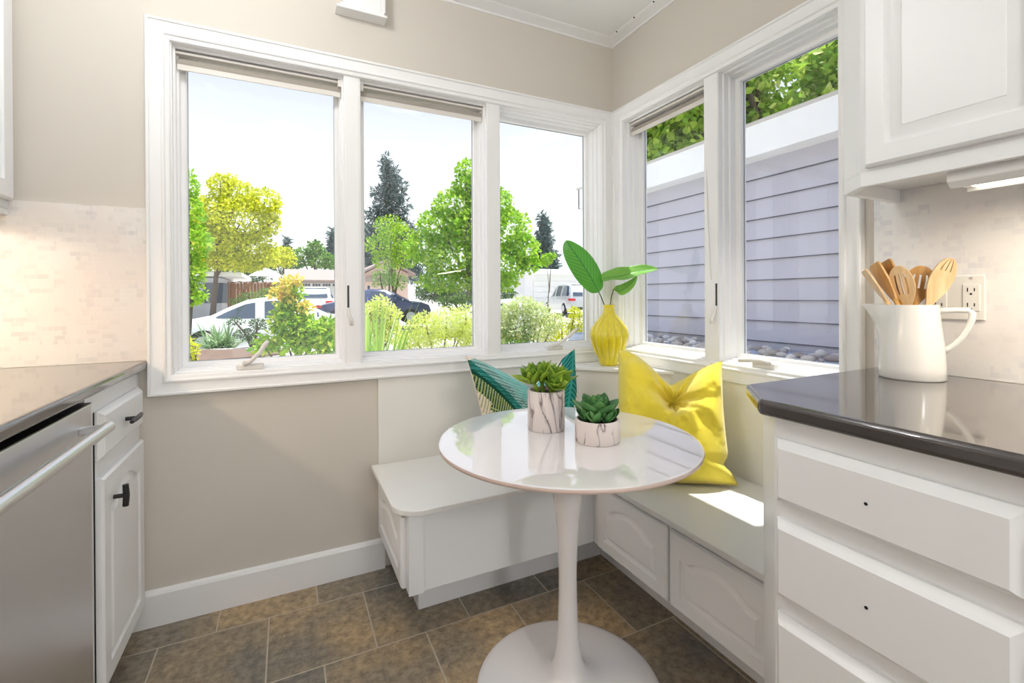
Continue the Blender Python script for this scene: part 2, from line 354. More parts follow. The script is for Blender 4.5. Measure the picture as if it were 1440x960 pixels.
# ---------------------------------------------------------------- box above the window
t = thing('wall_box', 'small white trimmed box on the wall above the triple window at the top edge', 'wall box', (.28, YA, 2.26))
MB().box(.205, .350, YA-.05, YA, 2.285, ZC-.03).build('housing', M_trim, t, bevel=.002)
m = MB()
m.box(.180, .374, YA-.062, YA, 2.262, 2.272); m.box(.192, .364, YA-.056, YA, 2.272, 2.285)
m.build('base_moulding', M_trim, t, bevel=.002)
MB().box(.350, .368, YA-.054, YA, 2.285, ZC-.03).build('side_strip', M_trim, t, bevel=.002)

# ================================================================== CABINETS
def door_panel(mb, f, a0, a1, b0, b1, th=.020, fr=.055, arch=0.0, n=14, bw=.024, dp=.009):
    """raised-panel door: f(a,b,h); h grows towards the viewer"""
    e = .006
    mb.loft([[f(a, b, h) for a, b in rect(a0, a1, b0, b1, i)] for i, h in ((0, 0), (0, th-e), (e, th))], True, False)
    def outline(i):
        x0, x1, y0, y1 = a0+fr+i, a1-fr-i, b0+fr+i, b1-fr-i
        P = [(x0, y0), (x1, y0)]
        if arch:
            sh = (x1-x0)*.12
            P += [(x1, y1-arch)]
            for k in range(n+1):
                q = k/n; xx = x1-sh-(x1-x0-2*sh)*q
                P.append((xx, y1-arch+arch*math.sin(PI*q)**.8))
            P += [(x0, y1-arch)]
        else: P += [(x1, y1), (x0, y1)]
        return P
    O = outline(0); N = len(O)
    # front frame ring: outer rect (th) resampled to the panel outline
    R0 = rect(a0, a1, b0, b1, e)
    cx, cy = (a0+a1)/2, (b0+b1)/2
    outer = []
    for (x, y) in O:
        if (x, y) == O[0]: outer.append(R0[0])
        elif (x, y) == O[1]: outer.append(R0[1])
        elif (x, y) == O[-1]: outer.append(R0[3])
        elif (x, y) == O[2]: outer.append(R0[2])
        else: outer.append((x, R0[2][1]))
    L = [[f(a, b, th) for a, b in outer]]
    for i, h in ((0, th), (.003, th-dp*.7), (.008, th-dp), (.010, th-dp), (bw, th-.0018), (bw+.001, th-.0005)):
        L.append([f(a, b, h) for a, b in outline(i)])
    mb.loft(L, False, True)
    return mb
def drawer_front(mb, f, a0, a1, b0, b1, th=.020):
    mb.loft([[f(a, b, h) for a, b in rect(a0, a1, b0, b1, i)] for i, h in ((0, 0), (0, th*.35), (.004, th*.45), (.011, th*.85), (.015, th))], True, True)
    return mb

# ---- left run
XF = -.455
fL = lambda a, b, h: (XF+h, a, b)                    # faces +x
t = thing('base_cabinet', 'narrow white base cabinet with drawer and arched door between dishwasher and window wall', 'cabinet', (-.75, 1.75, 0))
m = MB(); m.box(XL, XF, 1.500, YA-.001, .10, .884); m.build('carcass', M_cab, t, bevel=.001)
MB().box(XL, XF-.07, 1.50, YA-.018, 0, .10).build('toe_kick', M_cab, t)
d = drawer_front(MB(), fL, 1.556, 1.938, .700, .832).build('drawer', M_cab, t, auto=30)
def pull_T(parent, f, a, b, horiz):
    m = MB()
    m.tube([f(a, b, .018), f(a, b, .044)], .006, 10)
    if horiz: m.tube([f(a-.048, b-.001, .046), f(a-.02, b, .048), f(a+.02, b, .048), f(a+.048, b+.001, .046)], [.0055, .007, .007, .0055], 10)
    else: m.tube([f(a, b-.030, .046), f(a, b, .048), f(a, b+.030, .046)], [.0075, .008, .0075], 10)
    m.build('handle', M_black, parent, auto=40)
pull_T(d, fL, 1.742, .768, True)
d = door_panel(MB(), fL, 1.556, 1.938, .093, .655, arch=.04, fr=.05).build('door', M_cab, t, auto=30)
pull_T(d, fL, 1.632, .578, False)
MB().prism(rect(1.5520, 1.5562, .10, .83), .0, .0022, fL).build('painted_shade_line', M_gap, t)  # dark strip stands in for the shade beside drawer and door
t = thing('dishwasher', 'stainless steel dishwasher with tubular bar handle under the left counter', 'dishwasher', (-.75, 1.19, 0))
MB().box(XL+.02, XF-.01, .893, 1.496, .10, .868).build('tub', M_gap, t)
m = MB(); m.box(XF-.01, -.440, .895, 1.494, .115, .866); m.build('door_panel', M_steel, t, bevel=.003)
MB().box(XF-.008, -.4395, .896, 1.493, .866, .8685).build('control_strip', M_black, t)
MB().box(XL+.02, XF-.06, .895, 1.494, 0, .10).build('toe_kick', M_black, t)
m = MB(); m.tube([(-.395, .94, .813), (-.395, 1.15, .813), (-.395, 1.449, .813)], .0135, 20); h = m.build('bar_handle', M_handle, t, auto=40)
for yy in (.965, 1.425): MB().box(-.441, -.395, yy-.012, yy+.012, .806, .822).build('handle_mount', M_handle, h, bevel=.002)
t = thing('base_cabinet', 'white base cabinet on the near side of the dishwasher', 'cabinet', (-.75, .5, 0))
MB().box(XL+.001, XF, -.6, .889, .10, .884).build('carcass', M_cab, t, bevel=.001)
MB().box(XL+.001, XF-.07, -.6, .889, 0, .10).build('toe_kick', M_cab, t)
for k, (y0, y1) in enumerate(((.46, .86), (.0, .42), (-.56, -.04))): door_panel(MB(), fL, y0, y1, .12, .82, arch=.04).build('door', M_cab, t, auto=30)
m = MB(); m.box(XL, -.430, -.6, YA-.0085, .8845, .914); o = m.build('countertop', M_counter, bevel=.009, bseg=4)
tag(o, 'dark brown quartz countertop over the dishwasher on the left', 'countertop')
# left wall cabinet
fLU = lambda a, b, h: (-.775+h, a, b)
t = thing('wall_cabinet', 'white wall cabinet whose edge shows at the far upper left', 'cabinet', (-.92, 1.4, 1.4))
m = MB(); m.box(XL, -.775, .30, YA-.001, 1.405, ZC-.10); m.box(XL, -.775, .30, YA-.001, 1.385, 1.405); m.build('carcass', M_cab, t, bevel=.002)
for y0, y1 in ((1.44, 1.955), (.90, 1.42), (.34, .88)): door_panel(MB(), fLU, y0, y1, 1.43, ZC-.14, arch=0).build('door', M_cab, t, auto=30)

# ---- right run
XR = .890
fR = lambda a, b, h: (XR-h, a, b)
YE = .720; CH = .088
t = thing('base_cabinet', 'white drawer base cabinet with clipped corner under the right counter', 'cabinet', (1.2, .3, 0))
poly = [(XR, -.6), (XR, .612), (XR+CH, .612+CH), (XB-.001, .612+CH), (XB-.001, -.6)]
m = MB(); m.prism(poly, .10, .882); m.build('carcass', M_cab, t, bevel=.0015)
m = MB(); m.prism([(XR+.07, -.6), (XR+.07, .60), (XR+.12, .66), (XB-.01, .66), (XB-.01, -.6)], 0, .10); m.build('toe_kick', M_cab, t)
for (z0, z1) in ((.715, .840), (.527, .682), (.322, .494), (.115, .29)):
    d = drawer_front(MB(), fR, .249, .602, z0, z1, .026).build('drawer', M_cab, t, auto=30)
    if z0 > .5:
        MB().prism(circle(.0028, 12, (.434, (z0+z1)/2+.0)), .0255, .0268, fR).build('screw_hole', M_gap, d)
for (z0, z1) in ((.715, .840), (.527, .682), (.322, .494), (.115, .29)):
    drawer_front(MB(), fR, -.40, .215, z0, z1, .026).build('drawer', M_cab, t, auto=30)
m = MB(); m.prism([(.862, -.6), (.862, .628), (.985, .750), (XB-.0085, .756), (XB-.0085, -.6)], .8825, .914)
o = m.build('countertop', M_counter, bevel=.009, bseg=4); tag(o, 'dark brown quartz countertop with clipped corner under the white pitcher', 'countertop')

# wall cabinet right
XU = 1.245; ZU = 1.385
fU = lambda a, b, h: (XU-h, a, b)
t = thing('wall_cabinet', 'large white wall cabinet with raised panel door above the right counter', 'cabinet', (1.4, .3, ZU))
polyU = [(XU, -.6), (XU, .635), (XU+.068, .708), (XB-.001, .708), (XB-.001, -.6)]
def inset_poly(): return [(XU+.018, -.6), (XU+.018, .628), (XU+.076, .690), (XB-.009, .690), (XB-.009, -.6)]
m = MB(); m.prism(polyU, ZU+.034, ZC-.02)
n = len(polyU); ip = inset_poly()
# face frame and end panel lip around the underside
vv = [(x, y, ZU) for x, y in polyU]+[(x, y, ZU) for x, y in ip]+[(x, y, ZU+.034) for x, y in polyU]+[(x, y, ZU+.034) for x, y in ip]
ff = []
for i in range(n-2):
    j = i+1; ff += [(i, j, n+j, n+i), (2*n+i, 3*n+i, 3*n+j, 2*n+j), (i, 2*n+i, 2*n+j, j), (n+i, n+j, 3*n+j, 3*n+i)]
ff += [(0, n, 3*n, 2*n), (n-2, 2*n+n-2, 3*n+n-2, n+n-2)]
m.add(vv, ff); m.build('carcass', M_cab, t, bevel=.001)
door_panel(MB(), fU, .300, .618, ZU+.040, ZC-.06, th=.022, fr=.042, bw=.034, dp=.011).build('door', M_cab, t, auto=30)
for y0, y1 in ((-.10, .28), (-.5, -.12)): door_panel(MB(), fU, y0, y1, ZU+.040, ZC-.06, th=.022, fr=.042, bw=.034, dp=.011).build('door', M_cab, t, auto=30)
M_lamp = mat('lamp_diffuser', (.9, .88, .8), .4, emis=(1.0, .90, .72), estr=3.0)
t = thing('under_cabinet_light', 'slim white under cabinet light bar above the outlet', 'light', (1.32, .2, 1.40))
m = MB(); m.prism([(1.275, 1.4185), (1.275, 1.366), (1.290, 1.354), (1.300, 1.354), (1.300, 1.362), (1.368, 1.362), (1.368, 1.354), (1.375, 1.354), (1.375, 1.4185)], .485, -.25, lambda a, b, h: (a, h, b)); m.build('housing', M_trim, t, bevel=.002)
MB().box(1.302, 1.366, -.23, .462, 1.3585, 1.3615).build('diffuser', M_lamp, t)
light('under_cabinet_glow', 'AREA', (1.335, .10, 1.352), 2.2, (1.0, .86, .66), (0, 0, 0), (.06, .60), t).matrix_parent_inverse = Matrix.Translation(t.location).inverted()
t = thing('under_cabinet_light', 'slim light bar under the left wall cabinet', 'light', (-.93, 1.2, 1.36))
m = MB(); m.box(-.96, -.89, .85, 1.80, 1.362, 1.3845); m.build('housing', M_trim, t, bevel=.002)
MB().box(-.955, -.895, .87, 1.78, 1.3595, 1.3615).build('diffuser', M_lamp, t)
light('under_cabinet_glow', 'AREA', (-.925, 1.35, 1.355), 4.0, (1.0, .78, .58), (0, 0, 0), (.06, .85), t).matrix_parent_inverse = Matrix.Translation(t.location).inverted()

# ---- outlet
t = thing('wall_outlet', 'white two gang outlet plate on the backsplash behind the wooden utensils', 'outlet', (XB-.008, .57, 1.116))
fO = lambda a, b, h: (XB-.008-h, a, b)
MB().prism(rect(.513, .632, 1.060, 1.174), 0, .007, fO).build('cover_plate', M_plastic, t, bevel=.003)
for ya in (.539, .603):
    r_ = MB().prism(rect(ya-.0165, ya+.0165, 1.083, 1.151), .005, .0095, fO).build('receptacle', M_plastic, t, bevel=.0015)
    m = MB()
    for zc in (1.136, 1.098):
        m.prism(rect(ya-.0075, ya-.0055, zc-.003, zc+.005), .0095, .0100, fO); m.prism(rect(ya+.0055, ya+.0075, zc-.004, zc+.006), .0095, .0100, fO)
        m.prism(circle(.0026, 10, (ya, zc-.010)), .0095, .0100, fO)
    m.build('socket_slot', M_gap, r_)
    for zz in (1.068, 1.166): MB().prism(circle(.003, 10, (ya, zz)), .007, .0085, fO).build('screw', M_handle, t)

# ================================================================== BENCH
t = thing('bench_cabinet', 'white window bench cabinet under the triple window with arched end door', 'cabinet', (.7, 1.75, 0))
m = MB(); m.box(.350, 1.223, 1.502, YA-.001, .155, .412); m.build('carcass', M_cab, t, bevel=.0015)
MB().box(.419, 1.223, 1.645, YA-.018, 0, .155).build('toe_kick', M_cab, t)
fE = lambda a, b, h: (.350-h, a, b)
door_panel(MB(), fE, 1.535, 1.955, .160, .395, th=.018, fr=.045, arch=.03).build('door', M_cab, t, auto=30)
MB().box(.350, .400, 1.496, 1.5025, .152, .412).build('corner_stile', M_cab, t, bevel=.001)
t = thing('bench_cabinet', 'white window bench cabinet along the right wall with two arched doors', 'cabinet', (1.3, 1.2, 0))
m = MB(); m.box(1.085, XB-.001, .702, 1.501, .155, .412); m.build('carcass', M_cab, t, bevel=.0015)
MB().box(1.223, XB-.01, .702, 1.644, 0, .155).build('toe_kick', M_cab, t)
fD = lambda a, b, h: (1.085-h, a, b)
door_panel(MB(), fD, 1.098, 1.462, .160, .398, th=.016, fr=.042, arch=.035).build('door', M_cab, t, auto=30)
door_panel(MB(), fD, .722, 1.086, .160, .398, th=.016, fr=.042, arch=.035).build('door', M_cab, t, auto=30)
# seat board, L shaped with a rounded front corner
P = []
rc = .095; cx, cy = .308+rc, 1.480+rc
P += [(cx-rc*math.cos(q), cy-rc*math.sin(q)) for q in [PI/2*k/10 for k in range(11)]]
P += [(1.060, 1.480), (1.060, .702), (XB-.001, .702), (XB-.001, YA-.001), (.308, YA-.001)]
o = MB().prism(P, .4125, .432).build('bench_top', M_seat, bevel=.003)
tag(o, 'white L shaped bench seat board running under both windows', 'bench top')
# backrest: panels and the corner ledge
t = thing('corner_wainscot', 'cream painted panelling behind the bench with diagonal corner ledge', 'panelling', (1.3, 1.8, .432))
MB().box(.336, 1.17, YA-.012, YA, .432, .789).build('back_panel', M_panel, t, bevel=.001)
MB().box(XB-.012, XB, .702, 1.56, .432, .789).build('back_panel', M_panel, t, bevel=.001)
S = 3.085
MB().prism([(S-YA+.012+.02, YA-.012), (XB-.012, S-XB+.012+.02), (XB-.012, YA-.012)], .432, .774).build('corner_panel', M_panel, t)
MB().prism([(S-YA, YA-.002), (XB-.002, S-XB), (XB-.002, YA-.002)], .774, .790).build('ledge', M_trim, t, bevel=.003)

# ================================================================== TABLE
TX, TY = .725, 1.132
t = thing('tulip_table', 'round glossy white pedestal table in front of the window bench', 'table', (TX, TY, 0))
M_top = mat('glossy_white_top', (.80, .77, .77), .04, coat=1.0, var=.01)
M_top.node_tree.nodes['Principled BSDF'].inputs['Roughness'].default_value = .012; M_top.node_tree.nodes['Principled BSDF'].inputs['Coat Roughness'].default_value = .004
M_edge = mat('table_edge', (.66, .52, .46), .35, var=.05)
m = MB()
m.lathe([(.0, .7195), (.0005, .7195), (.10, .7195), (.30, .7195), (.360, .7195), (.3625, .7195), (.3665, .7187)], 128, mi=0, cap0=False, cap1=False)
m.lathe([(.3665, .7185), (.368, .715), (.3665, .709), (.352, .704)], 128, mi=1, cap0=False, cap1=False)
m.lathe([(.352, .704), (.30, .697), (.0, .692)], 128, mi=0, cap0=False, cap1=False)
for i, v in enumerate(m.v): m.v[i] = (v[0]+TX, v[1]+TY, v[2])
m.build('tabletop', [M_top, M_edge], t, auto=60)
M_ped = mat('pedestal_enamel', (.82, .79, .78), .22, coat=.3, var=.01)
m = MB(); m.lathe([(.0, .70), (.072, .70), (.070, .692), (.064, .68), (.054, .64), (.042, .56), (.033, .48), (.028, .40), (.026, .33), (.0265, .26), (.029, .19), (.033, .13), (.039, .085), (.050, .055), (.072, .037), (.11, .027), (.16, .020), (.21, .0145), (.245, .0105), (.258, .008), (.2635, .004), (.263, .0), (.0, .0)], 96, (TX, TY, 0), cap0=False, cap1=False)
m.build('pedestal', M_ped, t, auto=50)

# ================================================================== POTTED SUCCULENTS
def marble_mat():
    m = mat('marbled_ceramic', (.74, .66, .63), .35); n, l, b = nodes_of(m)
    tcc = n.new('ShaderNodeTexCoord'); mp = n.new('ShaderNodeMapping'); mp.inputs['Rotation'].default_value = (R(15), R(28), R(20)); mp.inputs['Scale'].default_value = (13, 13, 3.2)
    z = n.new('ShaderNodeTexNoise'); z.inputs['Scale'].default_value = 1.1; z.inputs['Detail'].default_value = 5; z.inputs['Distortion'].default_value = 1.6
    l.new(tcc.outputs['Object'], mp.inputs[0]); l.new(mp.outputs[0], z.inputs[0])
    r = n.new('ShaderNodeValToRGB'); E_ = r.color_ramp.elements; E_[0].position = .455; E_[0].color = (.76, .68, .65, 1); E_[1].position = .55; E_[1].color = (.74, .67, .64, 1)
    for p, c in ((.478, (.60, .53, .51)), (.494, (.22, .18, .18)), (.503, (.15, .12, .12)), (.510, (.46, .40, .38)), (.535, (.66, .59, .57))):
        ee = E_.new(p); ee.color = (*c, 1)
    l.new(z.outputs[0], r.inputs[0]); l.new(r.outputs[0], b.inputs['Base Color']); return m
M_marble = marble_mat()
def succ_leaf(mb, c, az, elev, L, W, th, curl=.35, tip=.5, n=7):
    """a fleshy pointed leaf from c"""
    d = Vector((math.cos(az)*math.cos(elev), math.sin(az)*math.cos(elev), math.sin(elev)))
    s = Vector((-math.sin(az), math.cos(az), 0)); u = d.cross(s)*-1
    if u.z < 0: u = -u
    loops = []
    for k in range(n+1):
        q = k/n
        wv = W*(math.sin(PI*min(1, q*.88+.10))**.8)*(1 if q < .7 else 1-(q-.7)/.3*tip)
        if k == n: wv = W*.05
        hv = th*(1-.75*q)
        p = c+d*(L*q)+u*(curl*L*q*q)
        pts = []
        for a in (0, 60, 120, 180, 235, 305):
            aa = R(a); pts.append(tuple(p+s*(wv*math.cos(aa))+u*(hv*math.sin(aa)*(0.5 if a <= 180 else 1.0)+ (abs(math.cos(aa))**2)*wv*.35)))
        loops.append(pts)
    mb.loft(loops)
def rosette(mb, c, r, n, tiltv=(0, 0), seed=0, W=.42, e0=12, e1=78, th=.1, tip=.5, curl=.25):
    rnd = random.Random(seed)
    for k in range(n):
        q = k/(n-1); az = k*2.39996+rnd.uniform(-.1, .1)
        L = r*(1-.62*q)*rnd.uniform(.93, 1.05); el_ = R(e0+(e1-e0)*q**.9)
        cc = Vector(c)+Vector((math.cos(az), math.sin(az), 0))*r*.04+Vector((0, 0, r*.10*q))
        tmp = MB(); succ_leaf(tmp, Vector((0, 0, 0)), az, el_, L, L*W*.62, L*th, curl, tip)
        rot = Matrix.Rotation(tiltv[0], 3, 'X') @ Matrix.Rotation(tiltv[1], 3, 'Y')
        mb.add([tuple(rot @ Vector(v)+cc) for v in tmp.v], tmp.f)
M_suc1 = leaf_mat('bright_succulent', (.10, .24, .02), (.30, .46, .04), (.42, .55, .08), .15, .35)
M_suc2 = leaf_mat('dark_succulent', (.03, .13, .035), (.09, .26, .07), (.17, .36, .12), .10, .35)
# tall pot
px, py, pr_, ph = .715, 1.234, .0565, .120
t = thing('potted_succulent', 'tall marbled pot with bright green spiky succulents on the table', 'potted plant', (px, py, .72))
def pot(t, x, y, r, h):
    m = MB(); m.lathe([(.0, 0), (r*.97, 0), (r, .003), (r, h-.0015), (r-.002, h), (r-.006, h), (r-.007, h-.002), (r-.007, h-.016), (.0, h-.016)], 64, (x, y, .7202), cap0=False, cap1=False)
    m.build('pot', M_marble, t, auto=40)
    m = MB(); m.lathe([(.0, h-.012), (r-.0075, h-.013), (r-.0075, h-.0155), (.0, h-.0155)], 32, (x, y, .7202), cap0=False, cap1=False); m.build('soil', M_soil, t)
pot(t, px, py, pr_, ph)
m = MB(); zt = .72+ph-.004
for i, (dx, dy, dz, r, n_, tx, ty) in enumerate(((-.042, .004, .040, .070, 18, .0, -.45), (.042, .004, .038, .070, 18, .0, .45), (.002, -.032, .026, .060, 26, .60, .05), (.0, .030, .050, .070, 18, -.25, 0), (-.022, -.010, .048, .062, 16, .1, -.25), (.022, -.006, .046, .062, 16, .1, .25))):
    rosette(m, (px+dx, py+dy, zt+dz-.012), r, n_, (tx, ty), i, W=.60 if i == 2 else .44, e0=20, th=.11, tip=.1 if i == 2 else .35)
    m.tube([(px+dx*.6, py+dy*.6, zt-.012), (px+dx, py+dy, zt+dz-.006)], .006, 8)
m.build('rosette_cluster', M_suc1, t, smooth=True)
px, py, pr_, ph = .783, 1.066, .062, .062
t = thing('potted_succulent', 'low wide marbled pot with dark green rosette succulent on the table', 'potted plant', (px, py, .72))
pot(t, px, py, pr_, ph)
m = MB(); zt = .72+ph-.010
rosette(m, (px, py, zt+.014), .078, 30, (0, 0), 11, W=.62, e0=10, e1=80, th=.12, tip=.05, curl=.38)
for k in range(7):
    a = k*2*PI/7+.3; rosette(m, (px+.036*math.cos(a), py+.036*math.sin(a), zt+.008), .040, 11, (0, 0), 20+k, W=.66, e0=20, e1=80, th=.14, tip=.05, curl=.4)
m.build('rosette', M_suc2, t, smooth=True)

# ================================================================== VASE AND LEAVES
vx, vy = 1.412, 1.822
M_vase = mat('yellow_glaze', (.80, .66, .02), .16, coat=.6, var=.08, vscale=6)
t = thing('ribbed_vase', 'yellow ribbed gourd shaped vase on the corner ledge', 'vase', (vx, vy, .79))
pts = [(.0, 0), (.040, 0), (.044, .004), (.054, .030), (.070, .062), (.083, .095), (.0905, .125), (.092, .148), (.088, .170), (.077, .194), (.060, .216), (.043, .236), (.031, .254), (.0265, .268), (.0255, .280), (.0275, .289), (.0275, .294), (.023, .294), (.020, .285), (.020, .25), (.0, .24)]
# smooth resample
def resample(P_, n):
    out = []
    for i in range(len(P_)-1):
        p0 = P_[max(i-1, 0)]; p1 = P_[i]; p2 = P_[i+1]; p3 = P_[min(i+2, len(P_)-1)]
        for k in range(n):
            q = k/n; out.append(tuple(.5*((2*p1[j])+(-p0[j]+p2[j])*q+(2*p0[j]-5*p1[j]+4*p2[j]-p3[j])*q*q+(-p0[j]+3*p1[j]-3*p2[j]+p3[j])*q**3) for j in (0, 1)))
    return out+[P_[-1]]
body = pts[:2]+resample(pts[2:16], 4)+pts[16:]
def ribs(a, z):
    k = max(0, min(1, z/.03))*max(0, min(1, (.292-z)/.05)); q = abs(math.sin(a*7+.25))
    return 1-.13*k*(1-q**.6)
m = MB(); m.lathe(body, 196, (vx, vy, .7902), mod=ribs, cap0=False, cap1=False); m.build('body', M_vase, t, smooth=True)

def veined_leaf_mat(name, base, light_, dark):
    m = bpy.data.materials.new(name); m.use_nodes = True; n, l, b = nodes_of(m)
    at_ = n.new('ShaderNodeUVMap'); at_.uv_map = 'UVMap'; s = n.new('ShaderNodeSeparateXYZ'); l.new(at_.outputs[0], s.inputs[0])
    # u across -1..1 stored 0..1 ; v along
    ab = n.new('ShaderNodeMath'); ab.operation = 'ABSOLUTE'; su = n.new('ShaderNodeMath'); su.operation = 'SUBTRACT'; su.inputs[1].default_value = .5
    l.new(s.outputs[0], su.inputs[0]); l.new(su.outputs[0], ab.inputs[0])
    ph_ = n.new('ShaderNodeMath'); ph_.operation = 'MULTIPLY_ADD'; ph_.inputs[1].default_value = -.5; l.new(ab.outputs[0], ph_.inputs[0]); l.new(s.outputs[1], ph_.inputs[2])
    fr_ = n.new('ShaderNodeMath'); fr_.operation = 'MULTIPLY'; fr_.inputs[1].default_value = 85; l.new(ph_.outputs[0], fr_.inputs[0])
    sn = n.new('ShaderNodeMath'); sn.operation = 'SINE'; l.new(fr_.outputs[0], sn.inputs[0])
    r = n.new('ShaderNodeValToRGB'); r.color_ramp.elements[0].position = .0; r.color_ramp.elements[0].color = (*base, 1); r.color_ramp.elements[1].position = 1; r.color_ramp.elements[1].color = (*light_, 1)
    mr = n.new('ShaderNodeMapRange'); mr.inputs[1].default_value = -1; l.new(sn.outputs[0], mr.inputs[0]); l.new(mr.outputs[0], r.inputs[0])
    st = n.new('ShaderNodeMath'); st.operation = 'LESS_THAN'; st.inputs[1].default_value = .022; l.new(ab.outputs[0], st.inputs[0])
    mx = n.new('ShaderNodeMixRGB'); mx.inputs[2].default_value = (*dark, 1); l.new(st.outputs[0], mx.inputs[0]); l.new(r.outputs[0], mx.inputs[1])
    l.new(mx.outputs[0], b.inputs['Base Color']); b.inputs['Roughness'].default_value = .35
    t = n.new('ShaderNodeBsdfTranslucent'); l.new(mx.outputs[0], t.inputs[0]); ms = n.new('ShaderNodeMixShader'); ms.inputs[0].default_value = .35
    l.new(b.outputs[0], ms.inputs[1]); l.new(t.outputs[0], ms.inputs[2]); l.new(ms.outputs[0], n['Material Output'].inputs[0]); return m
M_big = veined_leaf_mat('broad_leaf', (.12, .46, .06), (.19, .56, .09), (.05, .28, .04))
M_big2 = veined_leaf_mat('broad_leaf_light', (.22, .52, .08), (.32, .62, .12), (.08, .30, .05))
def blade(name, mid, side, wid, material, parent, fold=.15, n=24, mw=10, wob=.0, shape=None):
    """leaf blade along a midrib polyline; side = list of side vectors; fold lifts the margins"""
    mid = [Vector(p) for p in mid]; verts = []; uv = []
    def P_(q):
        k = min(int(q*(len(mid)-1)), len(mid)-2); f_ = q*(len(mid)-1)-k
        p0 = mid[max(k-1, 0)]; p1 = mid[k]; p2 = mid[k+1]; p3 = mid[min(k+2, len(mid)-1)]
        return .5*((2*p1)+(p2-p0)*f_+(2*p0-5*p1+4*p2-p3)*f_*f_+(-p0+3*p1-3*p2+p3)*f_**3)
    def S_(q):
        k = min(int(q*(len(side)-1)), max(len(side)-2, 0)); f_ = q*(len(side)-1)-k
        return (Vector(side[k]).lerp(Vector(side[min(k+1, len(side)-1)]), f_)).normalized()
    th = .0009
    layers = []
    for off in (th, -th):
        idx = []
        for i in range(n+1):
            q = i/n; c = P_(q); tg = (P_(min(1, q+.02))-P_(max(0, q-.02))).normalized(); sd = S_(q); sd = (sd-tg*sd.dot(tg)).normalized(); up = tg.cross(sd)
            ww = wid*(shape(q) if shape else (math.sin(PI*q**.75)**.75)) if 0 < i < n else wid*.02
            row = []
            for j in range(-mw, mw+1):
                s_ = j/mw
                p = c+sd*(ww*s_*math.cos(fold*abs(s_)))+up*(ww*abs(s_)*math.sin(fold)+wob*math.sin(q*15+s_*2)*ww*abs(s_)+off)
                row.append(len(verts)); verts.append(p); uv.append((.5+.5*s_, q))
            idx.append(row)
        layers.append(idx)
    faces = []
    for li, idx in enumerate(layers):
        for i in range(n):
            for j in range(2*mw):
                q_ = (idx[i][j], idx[i][j+1], idx[i+1][j+1], idx[i+1][j]); faces.append(q_ if li == 0 else q_[::-1])
    A_, B_ = layers
    for i in range(n):
        faces += [(A_[i][0], A_[i+1][0], B_[i+1][0], B_[i][0]), (A_[i+1][-1], A_[i][-1], B_[i][-1], B_[i+1][-1])]
    me = bpy.data.meshes.new(name); me.from_pydata([tuple(v) for v in verts], [], faces); me.materials.append(material)
    u_ = me.uv_layers.new(name='UVMap')
    for lp in me.loops: u_.data[lp.index].uv = uv[lp.vertex_index]
    me.polygons.foreach_set('use_smooth', [True]*len(me.polygons))
    o = bpy.data.objects.new(name, me); COL.objects.link(o); o.parent = parent; o.matrix_parent_inverse = Matrix.Translation(parent.location).inverted(); return o
VD = 2.255                                            # forward distance of the vase
def vp(u, v, dd=0): return at(u, v, VD+dd)
M_stem = mat('leaf_stem', (.10, .13, .05), .5, var=.2)
t = thing('leaf_branch', 'large upright green leaf leaning left in the yellow vase', 'leaf branch', (vx, vy, 1.03))
m = MB(); m.tube([(vx, vy-.004, 1.04), vp(849, 427), vp(846.5, 420), vp(842, 410)], [.0035, .003, .0028, .0026], 8); m.build('stem', M_stem, t, smooth=True)
def sh1(q): return math.sin(PI*min(1, q**.80))**.62
blade('leaf', [vp(842, 411), vp(832, 392, -.01), vp(817, 368, -.02), vp(804, 350, -.01), vp(796, 338, .01)], [RT*.92+UP*.38, RT*.9+UP*.4+FW*.1], .0655, M_big, t, .28, shape=sh1)
t = thing('leaf_branch', 'drooping pair of green leaves reaching right from the yellow vase', 'leaf branch', (vx, vy, 1.035))
m = MB(); m.tube([(vx+.006, vy+.002, 1.04), vp(858.5, 427), vp(859.5, 418), vp(863, 406)], [.0035, .003, .0028, .0026], 8); m.build('stem', M_stem, t, smooth=True)
def sh2(q): return (math.sin(PI*min(1, q**.62))**.7)
blade('leaf', [vp(846, 393, -.03), vp(858, 390, -.035), vp(874, 388, -.04), vp(892, 383, -.03), vp(910, 379, -.0), vp(925, 378, .02)], [UP*.6+FW*.8, UP*.75+FW*.6], .047, M_big2, t, .35, wob=.10, shape=sh2)
blade('leaf', [vp(863, 407, 0), vp(871, 409, -.02), vp(881, 404, -.04), vp(890, 396, -.05), vp(896, 388, -.04)], [UP*.75-RT*.6, UP*.7-RT*.6+FW*.3], .030, M_big2, t, -.5, wob=.12, shape=sh2)

